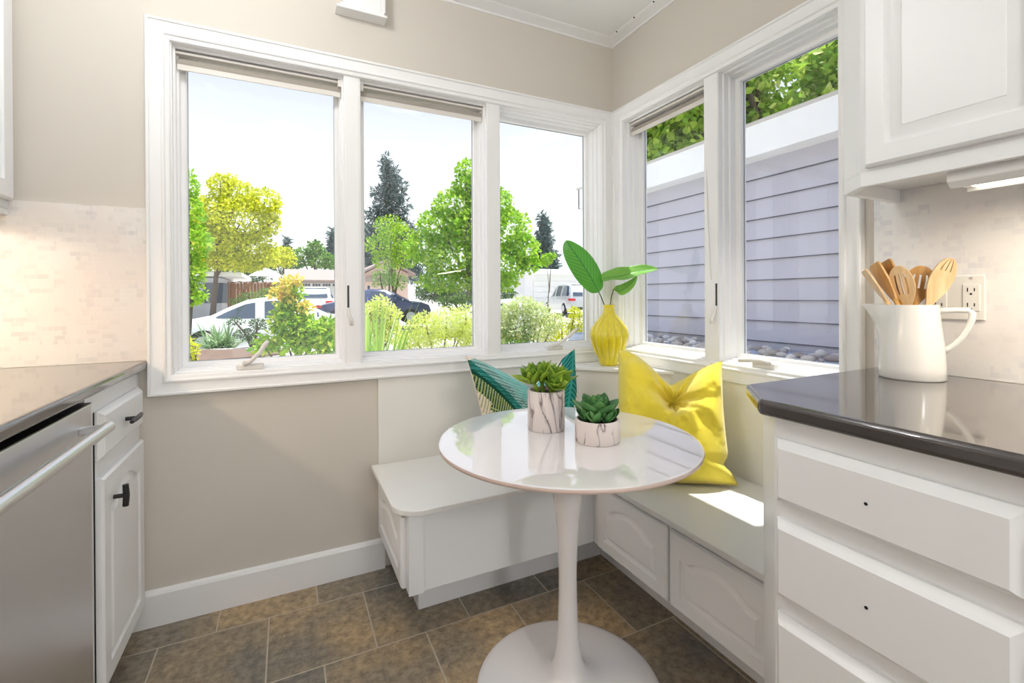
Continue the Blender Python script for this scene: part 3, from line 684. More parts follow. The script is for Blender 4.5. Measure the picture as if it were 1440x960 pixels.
# ================================================================== CUSHIONS
def cushion(name, BL, BR, TL, TR, thick, chop, mats, label, group=None, N=96, pat=None, wr=.004, seed=0, lean=0.0, tail=0.0, fold=0.0):
    BL, BR, TL, TR = map(Vector, (BL, BR, TL, TR))
    nrm = (BR-BL).cross(TL-BL).normalized()
    if nrm.dot(FW) > 0: nrm = -nrm                    # towards the viewer
    H_ = ((TL-BL).length+(TR-BR).length)/2
    def P_(u, v, side):
        uu, vv = u, v
        # pinched sides: edges curve inwards between the corners
        pin = .055
        s = (u+1)/2; q = (v+1)/2
        sx_ = u*(1-pin*(1-v*v)); 
        s2 = (sx_+1)/2
        p = (BL.lerp(BR, s2)).lerp(TL.lerp(TR, s2), q)
        up = (TL.lerp(TR, s2)-BL.lerp(BR, s2)).normalized()
        # top edge dips deeply where the cushion was chopped
        c0 = chop[1]; wv = chop[2]
        d_ = abs(u-c0)
        dip = chop[0]*max(0, 1-(d_/wv))**1.15 if d_ < wv else 0
        dip_s = dip*(.10+.90*q**1.8)
        p = p-up*dip_s*H_*1.0
        bott = -pin*.6*(1-u*u)*(1-q)*H_*.3
        p = p-up*bott
        edge = max(0, (1-u**4))*max(0, (1-v**4))
        t_ = thick*(edge**.62)
        t_ *= 1-.45*q*(dip/max(chop[0], 1e-6))
        # wrinkles radiate from the dent and from the corners
        a = math.atan2(v-(1-2*chop[0])*.9, (u-c0)*1.3); rr = math.hypot(v-.5, u-c0)
        wq = noise.fractal(Vector((u*2.2+seed, v*2.2, side*3.1)), .9, 2.0, 4)
        w_ = wr*(1.6*math.sin(a*9+wq*2.2)*math.exp(-rr*1.6)+.8*wq)*min(1, edge*4)
        p = p+nrm*side*(t_+w_)+nrm*side*fold*math.exp(-((v+.78)/.10)**2)*edge
        if lean:                                       # the chopped top flops back and the dent faces up
            wu = math.exp(-((u-c0)/.42)**2); k_ = max(0, (v-.18)/.82)
            p = p-nrm*lean*wu*(k_**.8)
            if side > 0: p = p-nrm*thick*.9*math.exp(-((u-c0+.05)/.30)**2-((v-.42)/.22)**2)
        if tail:
            a_ = math.exp(-((v+.70)/.10)**2); p = p-(BR-BL).normalized()*u*tail*a_+(BR-BL).normalized()*u*tail*.8*max(0, (-.72-v)/.28)
        return p
    verts = []; faces = []; mi = []
    g = [[0]*(N+1) for _ in range(N+1)]; g2 = [[0]*(N+1) for _ in range(N+1)]
    for i in range(N+1):
        for j in range(N+1):
            u = -1+2*j/N; v = -1+2*i/N
            g[i][j] = len(verts); verts.append(P_(u, v, 1))
            if i in (0, N) or j in (0, N): g2[i][j] = g[i][j]
            else: g2[i][j] = len(verts); verts.append(P_(u, v, -1))
    for i in range(N):
        for j in range(N):
            k = pat(-1+2*(j+.5)/N, -1+2*(i+.5)/N) if pat else 0
            faces.append((g[i][j], g[i][j+1], g[i+1][j+1], g[i+1][j])); mi.append(k)
            faces.append((g2[i][j], g2[i+1][j], g2[i+1][j+1], g2[i][j+1])); mi.append(k)
    t = thing(name, label, 'cushion', tuple((BL+BR)/2), group)
    me = bpy.data.meshes.new('cover'); me.from_pydata([tuple(p) for p in verts], [], faces)
    for m_ in mats: me.materials.append(m_)
    me.polygons.foreach_set('material_index', mi); me.polygons.foreach_set('use_smooth', [True]*len(me.polygons))
    o = bpy.data.objects.new('cover', me); COL.objects.link(o); o.parent = t; o.matrix_parent_inverse = Matrix.Translation(t.location).inverted()
    # piping seam around the edge
    ring_ = [verts[g[0][j]] for j in range(0, N, 2)]+[verts[g[i][N]] for i in range(0, N, 2)]+[verts[g[N][j]] for j in range(N, 0, -2)]+[verts[g[i][0]] for i in range(N, 0, -2)]
    mm = MB(); mm.tube(ring_+[ring_[0]], .0022, 6); mm.build('seam', mats[0], t, smooth=True)
    return t
M_yel = mat('yellow_velvet', (.86, .70, .05), .75, spec=.25, var=.12, vscale=12, bump=.15, bscale=250)
MATS['yellow_velvet'].node_tree.nodes['Principled BSDF'].inputs['Sheen Weight'].default_value = .5
cushion('yellow_cushion', (1.10, 1.400, .445), (1.440, 1.150, .445), (1.245, 1.545, .900), (1.488, 1.235, .880), .100, (.20, .12, .95), [M_yel], 'bright yellow cushion leaning in the sunny corner of the bench', wr=.010, seed=3.3, fold=.010, lean=.11, tail=.02)
c_cream = mat('printed_linen_cream', (.80, .70, .62), .85, spec=.15, var=.05); c_dk = mat('printed_dark_green', (.008, .07, .045), .85, spec=.15, var=.2, vscale=30)
c_teal = mat('printed_teal', (.05, .36, .32), .85, spec=.15, var=.3, vscale=30); c_pale = mat('printed_pale_green', (.42, .50, .20), .85, spec=.15, var=.25, vscale=30)
c_aqua = mat('printed_aqua', (.45, .76, .72), .85, spec=.15, var=.2, vscale=30); c_mid = mat('printed_blue_green', (.012, .15, .12), .85, spec=.15, var=.3, vscale=20)
def palm(u, v):
    # big frond from top left down to the right
    def frond(x0, y0, x1, y1, wU, wL, freq, up_i, lo_i, rib_i, curve=.0):
        dx, dy = x1-x0, y1-y0; L = math.hypot(dx, dy); tx, ty = dx/L, dy/L
        s = ((u-x0)*tx+(v-y0)*ty)/L; h = -(u-x0)*ty+(v-y0)*tx
        h -= curve*math.sin(PI*s)
        if not (-.02 < s < 1.04): return None
        env = math.sin(PI*min(1, max(0, s*.9+.10)))**.6
        if abs(h) < .030: return rib_i
        if h > 0 and h < wU*env:
            ph_ = (s*L*freq-h*freq*.75); fr = ph_-math.floor(ph_)
            if fr < (.50 if wU > 1 else .60-.3*h/(wU*env)): return up_i if wU <= 1 or h > .16 else 2
            return (1 if h < .34 else 2) if wU > 1 else (rib_i if h < wU*env*.80 else None)
        if h < 0 and -h < wL*env:
            ph_ = (s*L*freq+h*freq*.75); fr = ph_-math.floor(ph_)
            if fr < .62-.3*(-h)/(wL*env): return lo_i
            return rib_i if -h < wL*env*.55 else None
        return None
    k = None if u > .42+.1*math.sin(v*9) else frond(-1.08, .80, .12, -.95, 1.5, .50, 22, 4, 3, 1, .10)
    if k is not None: return k
    # right hand broad leaf
    k = frond(1.0, 1.1, .55, -.3, .30, .60, 11, 5, 5, 2, 0)
    if k is not None: return 5 if k != 2 else 2
    # dark monstera in the lower left
    cx_, cy_ = -.52, -.10; rx, ry = .42, .34
    a = math.atan2((v-cy_)/ry, (u-cx_)/rx); rr = math.hypot((u-cx_)/rx, (v-cy_)/ry)
    if rr < 1-.30*max(0, math.sin(a*4.5+.8))**3:
        if abs((v-cy_)+.45*(u-cx_)) < .014: return 3
        return 1
    k = frond(-.9, -.75, .2, -.35, .22, .22, 12, 2, 1, 1, 0)
    if k is not None: return k
    k = frond(.95, -.9, .7, .0, .2, .2, 14, 3, 1, 1, 0)
    if k is not None: return k
    return 0
cushion('palm_print_cushion', (.715, 1.66, .446), (1.150, 1.66, .446), (.657, 1.79, .885), (1.190, 1.79, .896), .070, (.36, .05, 1.05), [c_cream, c_dk, c_teal, c_pale, c_aqua, c_mid], 'cushion printed with green palm leaves behind the potted succulents', pat=palm, N=200, wr=.004, seed=9)

# ================================================================== PITCHER AND UTENSILS
KX, KY = 1.425, .612
KR = math.atan2(-.92, .39)                            # handle direction
t = thing('pitcher', 'white ceramic pitcher holding wooden utensils on the dark counter', 'pitcher', (KX, KY, .914), rz=KR)
ML = lambda x, y, z: tuple(Matrix.Translation((KX, KY, .914)) @ Matrix.Rotation(KR, 4, 'Z') @ Vector((x, y, z)))
HP = .186
Lp = []
def ploop(rad, z, sp):
    out = []
    for i in range(64):
        a = 2*PI*i/64; x = rad*math.cos(a); y = rad*math.sin(a)
        da = abs(((a-PI+PI) % (2*PI))-PI); k = max(0, 1-da/.75)**2 if True else 0
        x -= sp*k
        y *= 1-.35*k*min(1, sp*30)
        out.append(ML(x, y, z+(sp*.06*k)))
    return out
for rad, z, sp in ((.001, 0, 0), (.064, 0, 0), (.0665, .003, 0), (.0662, .030, 0), (.0635, .080, .001), (.060, .112, .007), (.0575, .135, .016), (.0553, .160, .030), (.0535, .180, .044), (.053, .186, .049), (.0498, .186, .048), (.0500, .178, .040), (.0520, .158, .026), (.0545, .130, .011), (.058, .08, 0), (.061, .012, 0), (.001, .010, 0)):
    Lp.append(ploop(rad, z, sp))
MB().loft(Lp).build('body', M_ceramic, t, auto=60)
hp = [ML(x, 0, z) for x, z in ((.048, .168), (.062, .172), (.085, .173), (.104, .1725), (.1105, .166), (.109, .150), (.103, .130), (.093, .108), (.080, .090), (.068, .078), (.060, .072))]
MB().tube(hp, [.0075, .007, .0065, .0065, .007, .0068, .0065, .0065, .0065, .007, .008], 12).build('handle', M_ceramic, t, smooth=True)
def wood_mat(name, c1, c2):
    m = mat(name, c1, .45); n, l, b = nodes_of(m); tcc = n.new('ShaderNodeTexCoord'); mp = n.new('ShaderNodeMapping'); mp.inputs['Scale'].default_value = (90, 90, 6)
    z = n.new('ShaderNodeTexNoise'); z.inputs['Scale'].default_value = 1; z.inputs['Detail'].default_value = 3
    l.new(tcc.outputs['Object'], mp.inputs[0]); l.new(mp.outputs[0], z.inputs[0])
    r = n.new('ShaderNodeValToRGB'); r.color_ramp.elements[0].position = .35; r.color_ramp.elements[0].color = (*c1, 1); r.color_ramp.elements[1].position = .65; r.color_ramp.elements[1].color = (*c2, 1)
    l.new(z.outputs[0], r.inputs[0]); l.new(r.outputs[0], b.inputs['Base Color']); return m
W_lt = wood_mat('pale_bamboo', (.66, .44, .22), (.78, .56, .32)); W_md = wood_mat('honey_bamboo', (.56, .32, .10), (.66, .40, .15)); W_dk = wood_mat('toasted_bamboo', (.40, .20, .05), (.52, .28, .08))
def utensil(name, label, foot, top, width, head, face, slots, material, th=.006, shape='oval', bowl=.0):
    """foot, top: end points; head = head length; face = direction the flat side faces; slots = list of (s0,s1,t0,t1)"""
    foot = Vector(foot); top = Vector(top); ax = (top-foot).normalized(); nf = Vector(face); nf = (nf-ax*nf.dot(ax)).normalized(); sd = ax.cross(nf)
    Ltot = (top-foot).length; t = thing(name, label, 'utensil', tuple(foot), 'wooden utensils in the pitcher')
    def W_(q):                                        # q along head 0 (neck) .. 1 (tip)
        if shape == 'oval': w_ = (.22+.78*math.sin(PI/2*min(1, q/.58))**1.25) if q < .58 else math.sqrt(max(0, 1-((q-.58)/.425)**2))
        elif shape == 'round': w_ = math.sqrt(max(0, 1-((q-.54)/.50)**2)) if q > .2 else .5+.5*q
        else: w_ = (.30+.70*min(1, q*1.9)**.8) if q < .92 else 1-(q-.92)*2.2
        return width/2*max(w_, .12)
    ts = sorted(set([k/28 for k in range(29)]+[.95, .975, .988, .995]+[x for s in slots for x in s[2:4]]))
    ss = sorted(set([-1, -.85, -.6, -.3, 0, .3, .6, .85, 1]+[x for s in slots for x in s[:2]]))
    mb = MB(); N2 = len(ss); vi = {}
    H0 = Ltot-head
    neck = .0062
    for k, q in enumerate(ts):
        w_ = W_(q); w_ = max(w_, neck) if q < .5 else w_
        if q == 1 and shape != 'flat': w_ = width*.10
        for j, s in enumerate(ss):
            for z_ in (0, 1):
                # slot bounds are absolute fractions of the full half width so slots stay straight
                xx = s*w_
                c = foot+ax*(H0+head*q)+sd*xx+nf*((z_-.5)*th*(1-.3*abs(s))-bowl*(1-s*s)*math.sin(PI*min(1, q)))
                vi[(k, j, z_)] = len(mb.v); mb.v.append(tuple(c))
    def solid(k, j):
        if k < 0 or j < 0 or k >= len(ts)-1 or j >= N2-1: return False
        qm = (ts[k]+ts[k+1])/2; sm = (ss[j]+ss[j+1])/2
        return not any(s[0] < sm < s[1] and s[2] < qm < s[3] for s in slots)
    for k in range(len(ts)-1):
        for j in range(N2-1):
            if not solid(k, j): continue
            a, b, c, d_ = (k, j), (k, j+1), (k+1, j+1), (k+1, j)
            mb.f.append(tuple(vi[(*x, 1)] for x in (a, b, c, d_))); mb.f.append(tuple(vi[(*x, 0)] for x in (d_, c, b, a)))
            for (p, q_, nb) in ((a, b, (k-1, j)), (b, c, (k, j+1)), (c, d_, (k+1, j)), (d_, a, (k, j-1))):
                if not solid(*nb): mb.f.append((vi[(*p, 0)], vi[(*q_, 0)], vi[(*q_, 1)], vi[(*p, 1)]))
    mb.m = [0]*len(mb.f)
    mb.build('head', material, t, auto=45)
    m2 = MB(); m2.tube([foot, foot+ax*H0*.5, foot+ax*(H0+.006)], [.0055, .006, .0062], 10, flat=.8); m2.build('shaft', material, t, smooth=True)
    return t
def inside(a, b, z=.93): return ML(a, b, z-.914)
PN = Vector((KX, KY, 0)).normalized()                 # the pitcher stands side on to this direction
def kp(u, v, dd=0):
    d_ = at(u, v, 1)-Vector((0, 0, CAM_H)); return Vector((0, 0, CAM_H))+d_*((Vector((KX, KY, 0)).dot(PN)+dd)/d_.dot(PN))
view = (Vector((0, 0, CAM_H))-Vector((KX, KY, 1.1))).normalized()
side_ = view.cross(Vector((0, 0, 1))).normalized()
utensil('slotted_spoon', 'pale slotted wooden spoon front and centre in the pitcher', inside(.026, .022), kp(1262, 374, -.012), .052, .115, view+side_*.35, [(-.52, -.36, .36, .80), (-.10, .06, .36, .84), (.32, .48, .36, .80)], W_lt, shape='oval')
utensil('slotted_turner', 'dark honey round slotted wooden turner behind the pale spoon', inside(-.015, -.022), kp(1297, 374, .022), .060, .100, view-side_*.1, [(-.52, -.36, .42, .78), (-.08, .08, .42, .78), (.36, .52, .42, .78)], W_dk, shape='oval')
utensil('wooden_spork', 'pale wooden spork with three notches rightmost in the pitcher', inside(-.030, -.005), kp(1338, 363, .0), .050, .125, view-side_*.55, [(-.50, -.40, .74, 1.0), (-.05, .05, .74, 1.0), (.40, .50, .74, 1.0)], W_lt, shape='oval', bowl=.004)
utensil('wooden_turner', 'pale wooden turner seen edge on at the left rim of the pitcher', inside(.046, .0, .940), kp(1215, 380, .0), .050, .095, side_+view*.25, [], W_lt, shape='flat')
utensil('wooden_turner', 'honey wooden turner second from the left rim of the pitcher', inside(.046, -.014, .940), kp(1229, 371, .010), .054, .105, side_+view*.45, [], W_md, shape='flat')
utensil('wooden_turner', 'toasted wooden turner third from the left rim of the pitcher', inside(.040, -.026, .935), kp(1243, 368, .024), .054, .105, side_*.9+view*.6, [], W_dk, shape='flat')

# ---- added fill lamps out of view: opal globes that brighten the room
def globe(x, y, z, watts, r, label):
    t = thing('fill_ceiling_lamp', label, 'light', (x, y, ZC), 'added opal globe fill lamps')
    m = MB(); m.lathe([(.0, 0), (.07, 0), (.07, -.012), (.05, -.02), (.0, -.02)], 32, (x, y, ZC), cap0=False, cap1=False); m.build('ceiling_plate', M_handle, t, auto=40)
    m = MB(); n_ = 12; m.lathe([(r*math.sin(PI*k/n_), r*math.cos(PI*k/n_)) for k in range(n_+1)], 24, (x, y, z), cap0=False, cap1=False)
    m.build('fill_globe', M_opal, t, smooth=True)
    l_ = light('fill_lamp_glow', 'POINT', (x, y, z), watts*ROOM_E, (.98, .99, 1.0)); l_.data.shadow_soft_size = r+.01
    l_.parent = t; l_.matrix_parent_inverse = Matrix.Translation(t.location).inverted()
M_opal = mat('fill_opal_glass', (.9, .9, .88), .4, emis=(1.0, .95, .88), estr=2.0)
globe(-.25, 1.20, 2.36, 42, .07, 'added opal globe fill lamp over the kitchen aisle, out of view')
t = thing('fill_pendant_lamp', 'added opal globe fill lamp hanging unseen behind the viewpoint', 'light', (.635, -1.0, ZC))  # added lamp, unseen, fills the room with light from behind the camera
m = MB(); m.lathe([(.0, 0), (.06, 0), (.06, -.02), (.0, -.025)], 32, (.635, -1.0, ZC), cap0=False, cap1=False); m.build('ceiling_plate', M_handle, t, auto=40)
m = MB(); m.tube([(.635, -1.0, ZC-.02), (.635, -1.0, 1.62)], .0025, 8); m.build('cord', M_black, t)
m = MB(); m.lathe([(.07*math.sin(PI*k/12), .07*math.cos(PI*k/12)) for k in range(13)], 24, (.635, -1.0, 1.55), cap0=False, cap1=False); m.build('fill_globe', M_opal, t, smooth=True)
l_ = light('fill_lamp_glow', 'POINT', (.635, -1.0, 1.55), 75, (1.0, .985, .96)); l_.data.shadow_soft_size = .08
l_.parent = t; l_.matrix_parent_inverse = Matrix.Translation(t.location).inverted()

# ================================================================== OUTSIDE
GZ = -.12
M_conc = mat('pale_concrete', (.62, .60, .56), .9, spec=.1, var=.12, vscale=3, bump=.3, bscale=40)
M_mulch = mat('bark_mulch', (.26, .18, .14), .95, spec=.1, var=.6, vscale=30, bump=1, bscale=60)
M_asph = mat('street_asphalt', (.42, .42, .43), .9, spec=.1, var=.1, vscale=5)
# ground: garden level, street lower, yards beyond rising
mb = MB(); prof = [(-12, GZ), (2.4, GZ), (5, .0), (8, .15), (10.4, .17), (11.1, .0), (11.3, -.30), (19, -.30), (19.1, -.18), (26, .02), (60, .35), (140, .6)]
L = [[(-80, y, z), (-80, y, z-.5), (140, y, z-.5), (140, y, z)] for y, z in prof]
mb.loft(L, True, True); g = mb.build('ground', M_conc); struct(g)
g2_ = MB().box(-80, 140, 11.35, 18.95, -.31, -.292).build('street', M_asph); struct(g2_)
def patch(name, cx_, cy_, rx, ry, z, m_, lab, seed):
    rr = random.Random(seed); P_ = [(cx_+rx*math.cos(a)*rr.uniform(.85, 1.1), cy_+ry*math.sin(a)*rr.uniform(.85, 1.1)) for a in (2*PI*k/28 for k in range(28))]
    o = MB().prism(P_, z-.03, z).build(name, m_); o['kind'] = 'stuff'; o['label'] = lab; o['category'] = 'mulch'; return o
patch('mulch_bed', -1.35, 9.2, 1.3, .9, .19, M_mulch, 'brown bark mulch around the strappy clump in the front garden', 1)

# ---- neighbour's house beyond the right window
M_side = mat('grey_siding', (.52, .505, .58), .75, spec=.2, var=.08, vscale=4)
t = thing('neighbor_house', 'grey lap sided house with white eave beyond the right hand windows', 'house', (5, 1, GZ))
XH = 3.2; Y0, Y1 = -6, 4.28
m = MB(); z = GZ
m.box(XH+.03, XH+6, Y0, Y1, GZ-.1, 2.3)
k = 0; z = .94-.1525*8
while z < 2.14:
    z1 = min(z+.1525, 2.2)
    m.add([(XH+.03, Y0, z), (XH-.006, Y0, z), (XH+.008, Y0, z1), (XH+.03, Y0, z1), (XH+.03, Y1+.01, z), (XH-.006, Y1+.01, z), (XH+.008, Y1+.01, z1), (XH+.03, Y1+.01, z1)], [(0, 1, 2, 3), (4, 7, 6, 5), (0, 4, 5, 1), (1, 5, 6, 2), (2, 6, 7, 3)])
    z = z1
m.build('lap_siding', M_side, t)
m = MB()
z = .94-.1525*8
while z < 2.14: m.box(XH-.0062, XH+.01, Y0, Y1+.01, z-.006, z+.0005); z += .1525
m.build('lap_shade_strip', mat('siding_painted_shade', (.10, .10, .13), .9), t)  # dark strips paint the shade under each board lap
m = MB(); m.box(XH-.16, XH-.135, Y0, Y1+.2, 2.135, 2.355); m.box(XH-.16, XH+6, Y1+.18, Y1+.2, 2.135, 2.355); m.build('fascia', M_trim, t)
m = MB(); m.prism([(XH-.16, 2.355), (XH+6, 2.60), (XH+6, 2.66), (XH-.18, 2.375)], Y0, Y1+.22, lambda a, b, h: (a, h, b)); m.build('roof', mat('pale_roof', (.55, .53, .52), .9), t)
m = MB(); m.box(XH-.135, XH+.05, Y0, Y1+.18, 2.14, 2.16); m.build('soffit', M_trim, t)
# low ledge with dry leaves along the neighbour's wall
t = thing('garden_ledge', 'low blue grey ledge with pale pebbles and dry leaves at the foot of the siding', 'ledge', (2.9, 2, GZ))
m = MB(); m.box(2.72, XH-.008, -1.0, 4.2, GZ-.1, .735); m.build('planter_wall', mat('bluish_stucco', (.42, .48, .60), .9, var=.25, vscale=12), t)
m = MB(); rr = random.Random(5)
for k in range(260):
    x, y = rr.uniform(2.74, 3.15), rr.uniform(.8, 4.1); s = rr.uniform(.018, .05)
    mm = Matrix.Translation((x, y, .735+s*.3)) @ Matrix.Rotation(rr.uniform(0, 6), 4, 'Z') @ Matrix.Diagonal((s, s*rr.uniform(.5, .9), s*.5, 1))
    pts_ = [Vector((math.cos(a)*math.cos(b), math.sin(a)*math.cos(b), math.sin(b))) for b in (-1.2, -.4, .4, 1.2) for a in (2*PI*i/7 for i in range(7))]
    m.loft([[tuple(mm @ pts_[r_*7+i]) for i in range(7)] for r_ in range(4)])
o = m.build('pebbles', leaf_mat('pebble_mix', (.80, .78, .76), (.36, .30, .28), (.9, .88, .86), 0.0, .8), t, smooth=True); o['kind'] = 'stuff'

# ---- foliage
def leaf_cloud(blobs, n, size, seed=0, asp=.55, shell=.55, droop=0.0, up=.5):
    """blobs: (cx,cy,cz, rx,ry,rz); returns verts, faces of folded leaves"""
    rs = np.random.RandomState(seed); B = np.array(blobs, float)
    vol = (B[:, 3]*B[:, 4]*B[:, 5])**(2/3); idx = rs.choice(len(B), n, p=vol/vol.sum())
    d = rs.normal(size=(n, 3)); d /= np.linalg.norm(d, axis=1)[:, None]
    r = shell+(1-shell)*rs.rand(n)**.6
    P_ = B[idx, :3]+d*B[idx, 3:]*r[:, None]
    s = size*(.6+.8*rs.rand(n))
    ax = rs.normal(size=(n, 3))+d*.8; ax[:, 2] -= droop; ax /= np.linalg.norm(ax, axis=1)[:, None]
    q = rs.normal(size=(n, 3)); q[:, 2] += up*2; q -= (q*ax).sum(1)[:, None]*ax; q /= np.linalg.norm(q, axis=1)[:, None]; sd = np.cross(ax, q)
    v0 = P_; v1 = P_+ax*(s*.5)[:, None]+sd*(s*asp*.5)[:, None]+q*(s*.08)[:, None]; v2 = P_+ax*s[:, None]; v3 = P_+ax*(s*.5)[:, None]-sd*(s*asp*.5)[:, None]+q*(s*.08)[:, None]
    V = np.stack([v0, v1, v2, v3], 1).reshape(-1, 3)
    F = np.arange(4*n).reshape(-1, 4)
    return V, F
def np_mesh(name, V, F, m_, parent):
    me = bpy.data.meshes.new(name); me.from_pydata(V.tolist(), [], F.tolist()); me.materials.append(m_)
    o = bpy.data.objects.new(name, me); COL.objects.link(o)
    if parent: o.parent = parent; o.matrix_parent_inverse = Matrix.Translation(parent.location).inverted()
    return o
M_bark = mat('bark', (.14, .10, .07), .9, var=.4, vscale=20)
M_bark2 = mat('grey_bark', (.22, .19, .16), .9, var=.4, vscale=20)
def tree(name, label, base, height, blobs_px, d, n, size, lm, cat='tree', seed=0, trunk=.16, group=None, asp=.55, bark=None, shell=.5, nb=7):
    """blobs_px: (u, v, ru, rv[, dd]) in photo pixels at forward distance d, turned into real ellipsoids"""
    k = d/FPX; blobs = []
    for b_ in blobs_px:
        c = at(b_[0], b_[1], d+(b_[4] if len(b_) > 4 else 0)); blobs.append((c.x, c.y, c.z, b_[2]*k, (b_[2]+b_[3])/2*k, b_[3]*k))
    t = thing(name, label, cat, base, group)
    V, F = leaf_cloud(blobs, n, size, seed, asp, shell); np_mesh('crown', V, F, lm, t)
    rr = random.Random(seed); m = MB(); B_ = Vector(base); topc = max(blobs, key=lambda q: q[2])
    tp = Vector((topc[0], topc[1], topc[2])); mid = B_.lerp(tp, .4)+Vector((rr.uniform(-.1, .1), 0, 0))
    m.tube([B_-Vector((0, 0, .1)), B_.lerp(mid, .5), mid, tp], [trunk, trunk*.8, trunk*.6, trunk*.2], 10)
    m.build('trunk', bark or M_bark, t, smooth=True)
    m = MB()
    for b_ in blobs[:nb]:
        s0 = B_.lerp(tp, rr.uniform(.25, .55)); e_ = Vector(b_[:3]); m.tube([s0, s0.lerp(e_, .5)+Vector((0, 0, .1)), e_, e_+(e_-s0)*.10], [trunk*.4, trunk*.3, trunk*.2, trunk*.06], 7)
    m.build('branch', bark or M_bark, t, smooth=True)
    return t
def gbase(u, d, z=None):
    p = at(u, 419, d); y = p.y
    zz = next((prof[i][1]+(prof[i+1][1]-prof[i][1])*(y-prof[i][0])/(prof[i+1][0]-prof[i][0]) for i in range(len(prof)-1) if prof[i][0] <= y <= prof[i+1][0]), 0)
    return (p.x, p.y, zz if z is None else z)
L_yel = leaf_mat('elm_leaves', (.42, .50, .02), (.80, .80, .05), (.92, .86, .16), .45)
L_grn = leaf_mat('bright_leaves', (.16, .40, .02), (.46, .68, .05), (.66, .80, .14), .45)
L_mid = leaf_mat('mid_green_leaves', (.08, .22, .04), (.26, .44, .08), (.45, .58, .16), .35)
L_dark = leaf_mat('conifer_needles', (.05, .09, .08), (.15, .22, .21), (.28, .35, .34), .2)
L_hedge = leaf_mat('hedge_leaves', (.03, .08, .03), (.12, .22, .07), (.28, .34, .14), .25)
L_pale = leaf_mat('pale_yellow_green', (.52, .62, .12), (.84, .88, .28), (.92, .88, .50), .35)
L_wht = leaf_mat('cream_flowers', (.46, .62, .16), (.86, .86, .55), (.95, .93, .82), .35)
L_lem = leaf_mat('glossy_bush_leaves', (.12, .32, .02), (.48, .68, .05), (.82, .84, .16), .4, .3)
L_org = leaf_mat('new_growth_leaves', (.66, .60, .08), (.80, .62, .14), (.80, .42, .22), .4)
L_strap = leaf_mat('strap_leaves', (.16, .30, .12), (.36, .50, .24), (.72, .78, .58), .3, .3)
L_strap2 = leaf_mat('iris_leaves', (.20, .42, .04), (.46, .64, .12), (.85, .88, .60), .35, .3)
L_wall = leaf_mat('shade_tree_leaves', (.16, .33, .03), (.46, .62, .08), (.78, .84, .28), .45)

tree('elm_tree', 'spreading yellow green tree in the left part of the leftmost window', gbase(298, 22), 6, [(310, 262, 16, 16), (335, 275, 22, 22), (372, 285, 20, 20), (300, 300, 26, 26), (340, 310, 40, 34), (380, 315, 13, 16), (315, 365, 30, 14), (345, 370, 30, 12), (290, 320, 22, 30), (310, 345, 38, 26), (350, 352, 36, 24), (375, 360, 18, 14), (385, 300, 9, 12), (285, 370, 20, 12), (322, 252, 10, 8)], 22, 14000, .17, L_yel, seed=1, trunk=.14)
tree('street_tree', 'bright green leafy tree cut off by the left frame of the leftmost window', gbase(258, 10), 4, [(264, 262, 12, 22), (262, 300, 22, 26), (266, 340, 26, 26), (264, 380, 22, 24), (262, 415, 24, 18)], 10, 3200, .10, L_grn, seed=2, trunk=.10)
tree('maple_tree', 'large bright green maple filling the middle and right panes', gbase(664, 19), 6, [(655, 240, 14, 16), (662, 262, 26, 20), (680, 265, 22, 22), (640, 290, 32, 24), (690, 290, 34, 28), (620, 320, 34, 26), (665, 322, 44, 32), (715, 325, 34, 30), (600, 350, 32, 22), (735, 350, 24, 22), (640, 365, 48, 28), (700, 370, 46, 28), (625, 395, 40, 16), (690, 398, 44, 14), (745, 372, 14, 12)], 19, 15000, .15, L_grn, seed=3, trunk=.20, asp=.8, bark=M_bark2)
tree('young_tree', 'small pale green tree in front of the pink gabled house', gbase(556, 24), 4, [(548, 318, 22, 14), (560, 335, 28, 20), (535, 345, 22, 16), (568, 360, 22, 18), (545, 365, 22, 14)], 24, 3600, .13, L_lem, seed=4, trunk=.08)
def conifer(label, u, vtop, vbot, d, hw, seed, n=2600):
    b_ = []
    nn = 12
    for k in range(nn):
        q = k/(nn-1); v = vtop+(vbot-vtop)*q; w_ = hw*(.10+.90*q)
        for s in (-1, 0, 1): b_.append((u+s*w_*.55+((k*7) % 5-2)*hw*.05, v+((k+s) % 2)*3+abs(s)*3, w_*.5+1.5, (vbot-vtop)/nn*.8))
    return tree('conifer_tree', label, gbase(u, d), 9, b_, d, n, .011*d, L_dark, seed=seed, trunk=.004*d, group=None, asp=.28, shell=.2)
conifer('tall dark conifer standing behind the middle pane of the triple window', 548, 227, 385, 45, 56, 5, 9000)
conifer('distant dark conifer right of the maple tree in the right pane', 765, 303, 385, 52, 24, 6, 3500)
conifer('thin distant conifer beside the mullion on the right of the leftmost pane', 467, 322, 372, 60, 8, 7, 900)
conifer('tiny distant conifer top above the brown fence', 404, 336, 366, 70, 5, 8, 500)
tree('shade_tree', 'mid green rounded trees behind the garage roof in the leftmost pane', gbase(440, 40), 4, [(425, 362, 16, 13), (443, 352, 13, 12), (450, 365, 18, 12), (412, 370, 14, 10), (465, 368, 10, 10), (444, 345, 6, 8)], 40, 2400, .26, L_mid, seed=9, trunk=.2)
tree('hazy_tree', 'pale yellow green tree just right of the yellow green tree', gbase(400, 38), 4, [(398, 358, 14, 12), (388, 366, 14, 10), (404, 366, 12, 10)], 38, 1000, .24, L_yel, seed=10, trunk=.14)
tree('dark_tree', 'dark green tree filling in below the yellow green crown', gbase(345, 44), 4, [(300, 378, 30, 12), (335, 376, 26, 12), (365, 382, 22, 12), (385, 376, 20, 10), (275, 385, 20, 16), (350, 388, 24, 8)], 44, 2600, .28, L_hedge, seed=11, trunk=.16)
